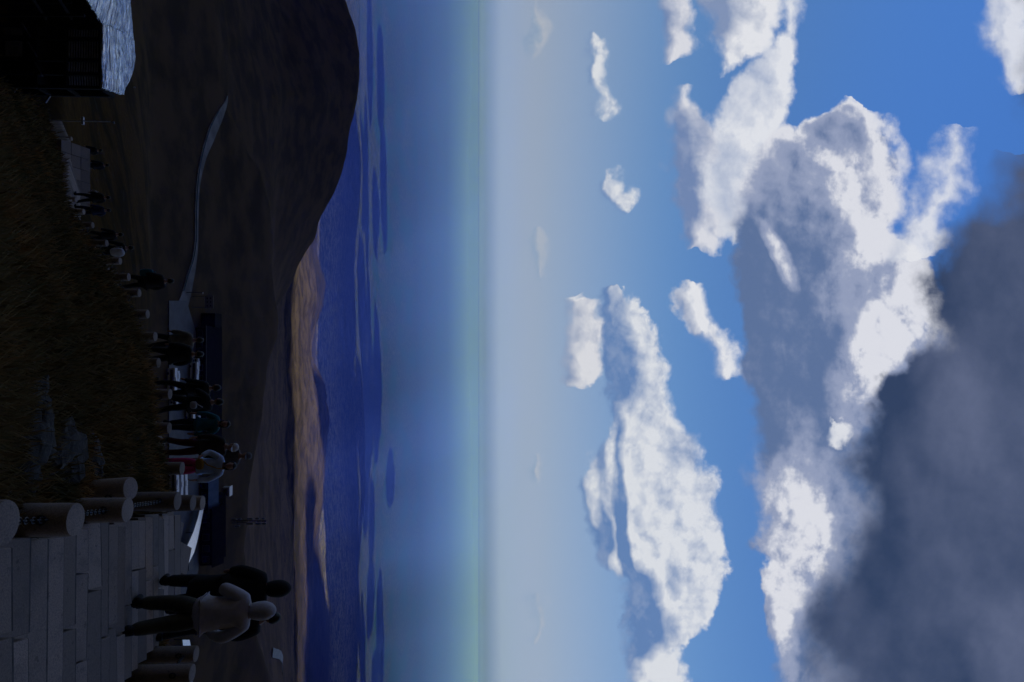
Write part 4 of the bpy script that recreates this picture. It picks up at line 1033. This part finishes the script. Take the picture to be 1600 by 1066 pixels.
for k_, (u0, u1, x) in enumerate(((1000, 1010, 291), (1040, 1075, 294))):
    P = [on_plane(u, xx, cz) for u, xx in ((u0, x - 6), (u0, x + 5), (u1, x + 7), (u1, x - 5))]; c0 = P[0]
    can = empty('canopy', (c0.x, c0.y, ZP)); tag(can, ('strip of bright canopy seen left of the right hand posts', 'wide bright canopy seen behind the right hand post')[k_], 'canopy')
    V = [p - can.location for p in P] + [p - can.location - Vector((0, 0, .35)) for p in P]
    mesh_obj('roof', V, [(0, 1, 2, 3), (7, 6, 5, 4)] + [(i, i + 4, (i + 1) % 4 + 4, (i + 1) % 4) for i in range(4)], M_can, can)
    for i in range(4):
        V2 = []; F2 = []; q = P[i] - can.location; beam(V2, F2, (q.x * .9, q.y * .9 + .3, -1), (q.x * .9, q.y * .9 + .3, q.z - .35), .25); mesh_obj('column', V2, F2, M_facade, can)

# buses and vans
M_busw = mat('white_paint', (.78, .79, .82), .35); M_tyre = mat('rubber', (.012, .012, .012), .9)
def vehicle(name, cat, L, Wd, Ht):
    root = empty(name, (0, 0, 0))
    V = []; F = []; bx(V, F, (0, 0, .35 + (Ht - .35) / 2), (L, Wd, Ht - .35)); bevel(mesh_obj('body', V, F, M_busw, root), .22, 3)
    for s_ in (-1, 1):
        V = []; F = []; bx(V, F, (0, s_ * (Wd / 2 + .01), Ht * .60), (L * .90, .05, Ht * .34)); mesh_obj('side_window', V, F, M_glass, root)
    for s_ in (-1, 1):
        V = []; F = []; bx(V, F, (s_ * (L / 2 + .01), 0, Ht * .62), (.05, Wd * .84, Ht * .36)); mesh_obj('windscreen', V, F, M_glass, root)
    for sx in (-.32, .32):
        for sy in (-1, 1):
            V = []; F = []; tube(V, F, [(sx * L, sy * (Wd / 2 - .28), .48), (sx * L, sy * (Wd / 2 + .04), .48)], .48 if L > 8 else .36, 14); mesh_obj('wheel', V, F, M_tyre, root)
    V = []; F = []; bx(V, F, (-L * .1, 0, Ht + .10), (2.2, 1.5, .22)); mesh_obj('roof_unit', V, F, M_busw, root)
    return root
def copy_tree(o, parent=None):
    c = o.copy(); COL.objects.link(c)
    if parent: c.parent = parent
    for ch in o.children: copy_tree(ch, c)
    return c
bus = vehicle('tour_bus', 'bus', 11, 2.5, 3.2); van = vehicle('van', 'van', 5.4, 2.0, 2.3)
spots = [('b', 599, 262, 1.1, 'white bus parked nearest to the post row, left of the black walker'), ('b', 585, 297, .95, 'white bus parked close to the dark visitor building'), ('b', 648, 300, 1.0, 'white bus behind the black walker with the white bag'),
         ('b', 640, 291, .9, 'white bus partly hidden behind the teal jacket'), ('b', 758, 265, 1.0, 'lowest white bus right of the pink trousers'), ('b', 761, 272, 1.0, 'middle white bus right of the pink trousers'), ('b', 759, 279, 1.0, 'uppermost white bus right of the pink trousers'),
         ('v', 622, 268, 1, 'white van parked beside the nearest bus'), ('v', 570, 302, 1, 'white van by the left corner of the visitor building'), ('v', 612, 300, 1, 'white van in front of the visitor building facade'),
         ('v', 545, 289, 1, 'white van behind the black puffy jacket'), ('v', 590, 270, 1, 'white van parked in line with the nearest bus')]
ub = uv = False
for kd, u, x, s_, lab in spots:
    src = bus if kd == 'b' else van
    if (kd == 'b' and not ub) or (kd == 'v' and not uv): o = src; ub |= kd == 'b'; uv |= kd == 'v'
    else: o = copy_tree(src)
    a, e = pix(u, x); D = zc / float(e); o.location = (float(a) * D, D, zc); o.rotation_euler = (0, 0, rs.uniform(-.06, .06)); o.scale = (s_, 1, 1)
    tag(o, lab, 'bus' if kd == 'b' else 'van', 'buses in the car park' if kd == 'b' else 'vans in the car park')
# notice board and lamp by the road
g = gp(472, 300); D = g.y
sb = empty('notice_board', (g.x, D, g.z)); tag(sb, 'pale notice board with dark marks beside the road bend', 'sign')
z0 = float(e_of(320)) * D - g.z; z1 = float(e_of(333)) * D - g.z; wb = 20 / 1067 * D
V = []; F = []; bx(V, F, (0, 0, (z0 + z1) / 2), (wb, .2, z1 - z0)); mesh_obj('board', V, F, M_pale, sb)
V = []; F = []
for i in range(3):
    for j in range(2): bx(V, F, (wb * (-.28 + .28 * i), -.125, z0 + (z1 - z0) * (.3 + .4 * j)), (wb * .12, .05, (z1 - z0) * .14))
mesh_obj('marks', V, F, M_facade, sb)
for s_ in (-.4, .4):
    V = []; F = []; beam(V, F, (s_ * wb, .1, -1), (s_ * wb, .1, z0 + .2), .22); mesh_obj('leg', V, F, M_steel, sb)
g = gp(457, 290); lp = empty('street_lamp', g); tag(lp, 'thin dark lamp post standing by the road bend', 'street lamp')
hl = float(e_of(317)) * g.y - g.z
V = []; F = []; tube(V, F, [(0, 0, -1), (0, 0, hl * .6), (0, 0, hl)], [.16, .12, .08], 8); mesh_obj('pole', V, F, M_facade, lp)
V = []; F = []; bx(V, F, (.25, -.1, hl), (.7, .3, .18)); mesh_obj('lamp_head', V, F, M_busw, lp)
# telecom mast beyond the lodges
g = gp(815, 360); mst = empty('telecom_mast', g); tag(mst, 'tall dark mast with pale antenna panels beyond the lodges', 'mast')
hm = float(e_of(416)) * g.y - g.z; V = []; F = []
for s_ in range(3):
    th = s_ * 2.094; beam(V, F, (.9 * math.cos(th), .9 * math.sin(th), -1), (.25 * math.cos(th), .25 * math.sin(th), hm), .16)
for k_ in range(14):
    z = hm * k_ / 14; r = .9 - .65 * k_ / 14
    for s_ in range(3):
        a = s_ * 2.094; b_ = a + 2.094; r2 = .9 - .65 * (k_ + 1) / 14
        beam(V, F, (r * math.cos(a), r * math.sin(a), z), (r2 * math.cos(b_), r2 * math.sin(b_), z + hm / 14), .07)
mesh_obj('lattice', V, F, M_facade, mst)
M_panel = mat('antenna_grey', (.22, .25, .32), .4)
for sx, x0, x1 in ((-1, 362, 369), (-1, 372, 377), (-1, 386, 395), (-1, 399, 405), (-1, 409, 414), (1, 385, 396), (1, 399, 408), (1, 409, 416), (1.9, 367, 375)):
    z0 = float(e_of(x0)) * g.y - g.z; z1 = float(e_of(x1)) * g.y - g.z
    V = []; F = []; bx(V, F, (sx * 1.25, -.3, (z0 + z1) / 2), (.75, .25, (z1 - z0))); mesh_obj('antenna_panel', V, F, M_panel, mst)
    V = []; F = []; beam(V, F, (0, 0, (z0 + z1) / 2), (sx * 1.25, -.2, (z0 + z1) / 2), .10); mesh_obj('bracket', V, F, M_facade, mst)

# ------------------------------------------------------------------ rocks beside the steps
def rock_mat():
    m, t, b = new_mat('lichen_rock'); b.inputs['Roughness'].default_value = .95; v = geo(t)
    c = mixc(t, noise(t, v, 5, 7, .65).ss(.38, .62), (.028, .023, .018), (.012, .011, .009)); c = mixc(t, noise(t, v, 22, 4).ss(.58, .66), c, (.055, .048, .040)); setc(t, b, c)
    bump(t, b, noise(t, v, 16, 6), .6, .03); return m
M_rock = rock_mat(); rr = random.Random(11)
RP = [(20, 690, 4.9, .34), (40, 720, 5.0, .26), (70, 700, 5.8, .36), (95, 715, 6.3, .30), (60, 745, 5.2, .20), (110, 745, 6.2, .22), (25, 752, 4.6, .16), (130, 720, 7.2, .30), (150, 745, 7.6, .20), (35, 650, 5.2, .26), (190, 735, 9.2, .24), (12, 610, 5.1, .28), (120, 690, 7.2, .26), (205, 700, 10.5, .24)]
PLC = ['lowest in the photo', 'near the second post', 'widest of the bank', 'under the tall grass', 'beside the nearest post', 'close to the leaning post', 'smallest by the nearest post', 'in the dark grass hollow', 'just behind the leaning post', 'on the open bank', 'near the path edge', 'leftmost of the bank', 'half sunk in grass', 'topmost of the bank']
for i, (x, u, D, r) in enumerate(RP):
    a, _ = pix(u, x); X = float(a) * D; r *= .72; bm = bmesh.new(); bmesh.ops.create_icosphere(bm, subdivisions=4, radius=1); o_ = rr.uniform(0, 50)
    co = np.array([v.co[:] for v in bm.verts]); n1 = fbm(co[:, 0] * 1.2 + co[:, 2] + o_, co[:, 1] * 1.2 - co[:, 2] * .8, 5, i)
    blk = np.round((co + n1[:, None] * .5) * 2.2) / 2.2; co = co * .45 + blk * .55; co = co * (1 + .5 * n1)[:, None] * np.array([r * rr.uniform(.8, 1.3), r * rr.uniform(.8, 1.2), r * .72])
    for v, q in zip(bm.verts, co): v.co = q
    me = bpy.data.meshes.new('rock'); bm.to_mesh(me); bm.free(); me.materials.append(M_rock); o = bpy.data.objects.new('rock', me); COL.objects.link(o)
    o.location = (X, D, h1(X, D) + r * .12); o.rotation_euler = (0, 0, rr.uniform(0, 6)); tag(o, f'grey lichen rock in the grass, {PLC[i]}', 'rock', 'rocks on the grassy bank')
# small pale stones far down the slope
for i, (u, x, lab) in enumerate(((43, 264, 'pale stones cluster farthest up by the silver roof side'), (126, 222, 'pale stone low beside the roof corner'), (114, 236, 'pale stone in the middle of the dark slope'), (136, 208, 'pale stone nearest to the roof tip'))):
    g = gp(u, x, D0=(60, 240)); bm = bmesh.new(); bmesh.ops.create_icosphere(bm, subdivisions=2, radius=.3)
    for v in bm.verts: v.co *= rr.uniform(.7, 1.2); v.co.x *= .8; v.co.z *= 1.5
    me = bpy.data.meshes.new('pale_stone'); bm.to_mesh(me); bm.free(); me.materials.append(M_pale); o = bpy.data.objects.new('pale_stone', me); COL.objects.link(o); o.location = g + Vector((0, 0, .15)); tag(o, lab, 'stone', 'pale stones on the dark slope')

# ------------------------------------------------------------------ grass on the bank
def grass():
    ga = np.random.default_rng(5); n = 15000
    D = np.exp(ga.uniform(math.log(3.3), math.log(46), n * 2)); a = ga.uniform(-.72, .36, n * 2); X = a * D
    de = np.interp(533 + FPX * a * 1.02, US, DE)
    ok = (D < de + .2) & ((X < np.array([xl(d) for d in D]) - .16) | (D > 13.2))
    ok &= ga.random(n * 2) < np.clip(.35 + 1.3 * (fbm(X / 1.1 + 3, D / 1.1, 3, 9) + .25), .12, 1)
    X = X[ok][:n]; D = D[ok][:n]
    # a fringe right of the steps
    Dr = ga.uniform(5, 13, 900); Xr = np.array([xl(d) for d in Dr]) + WST + ga.uniform(.08, 1.6, 900); X = np.append(X, Xr); D = np.append(D, Dr)
    Z = H(X, D); nt = len(X); B = 9
    base = np.stack([X, D, Z], -1)[:, None, :] + np.concatenate([ga.normal(0, .07, (nt, B, 2)), np.zeros((nt, B, 1))], -1) * (1 + D / 25)[:, None, None]
    hgt = ga.uniform(.10, .27, (nt, B)) * (.65 + .9 * (fbm(X / 2.3, D / 2.3, 3, 4) + .3))[:, None] * np.clip(.75 + D / 45, .75, 1.3)[:, None]
    th = ga.uniform(0, 2 * math.pi, (nt, B)); ln = ga.uniform(.25, .75, (nt, B)) * hgt
    lean = np.stack([np.cos(th) * ln - .10 * hgt, np.sin(th) * ln + .14 * hgt, hgt], -1)
    w = (ga.uniform(.004, .008, (nt, B)) * (1 + D[:, None] / 9))[..., None]; side = np.stack([-np.sin(th), np.cos(th), np.zeros_like(th)], -1) * w
    b0 = base - side; b1 = base + side; mid = base + lean * np.array([.42, .42, .62]); m0 = mid - side * .7; m1 = mid + side * .7; tip_ = base + lean
    V = np.stack([b0, b1, m1, m0, tip_], 2).reshape(-1, 3); k_ = nt * B; i0 = np.arange(k_)[:, None] * 5
    T = np.concatenate([i0 + np.array([[0, 1, 2]]), i0 + np.array([[0, 2, 3]]), i0 + np.array([[3, 2, 4]])], 0)
    m, t, b = new_mat('dry_grass'); b.inputs['Roughness'].default_value = .9; b.inputs['Specular IOR Level'].default_value = .03
    g = t.nodes.new('ShaderNodeNewGeometry'); P_ = N(t, g.outputs['Position']); isl = N(t, g.outputs['Random Per Island'])
    c = mixc(t, isl, (.17, .112, .046), (.098, .086, .036)); c = mixc(t, noise(t, P_, .8, 4).ss(.5, .66), c, (.27, .15, .052)); c = mixc(t, noise(t, P_, .45, 4).ss(.5, .62) * .75, c, (.055, .056, .024)); setc(t, b, c)
    o = np_obj('grass', V, T, m, False); tag(o, 'dry brown grass covering the bank beside the steps', 'grass', kind='stuff')
grass()
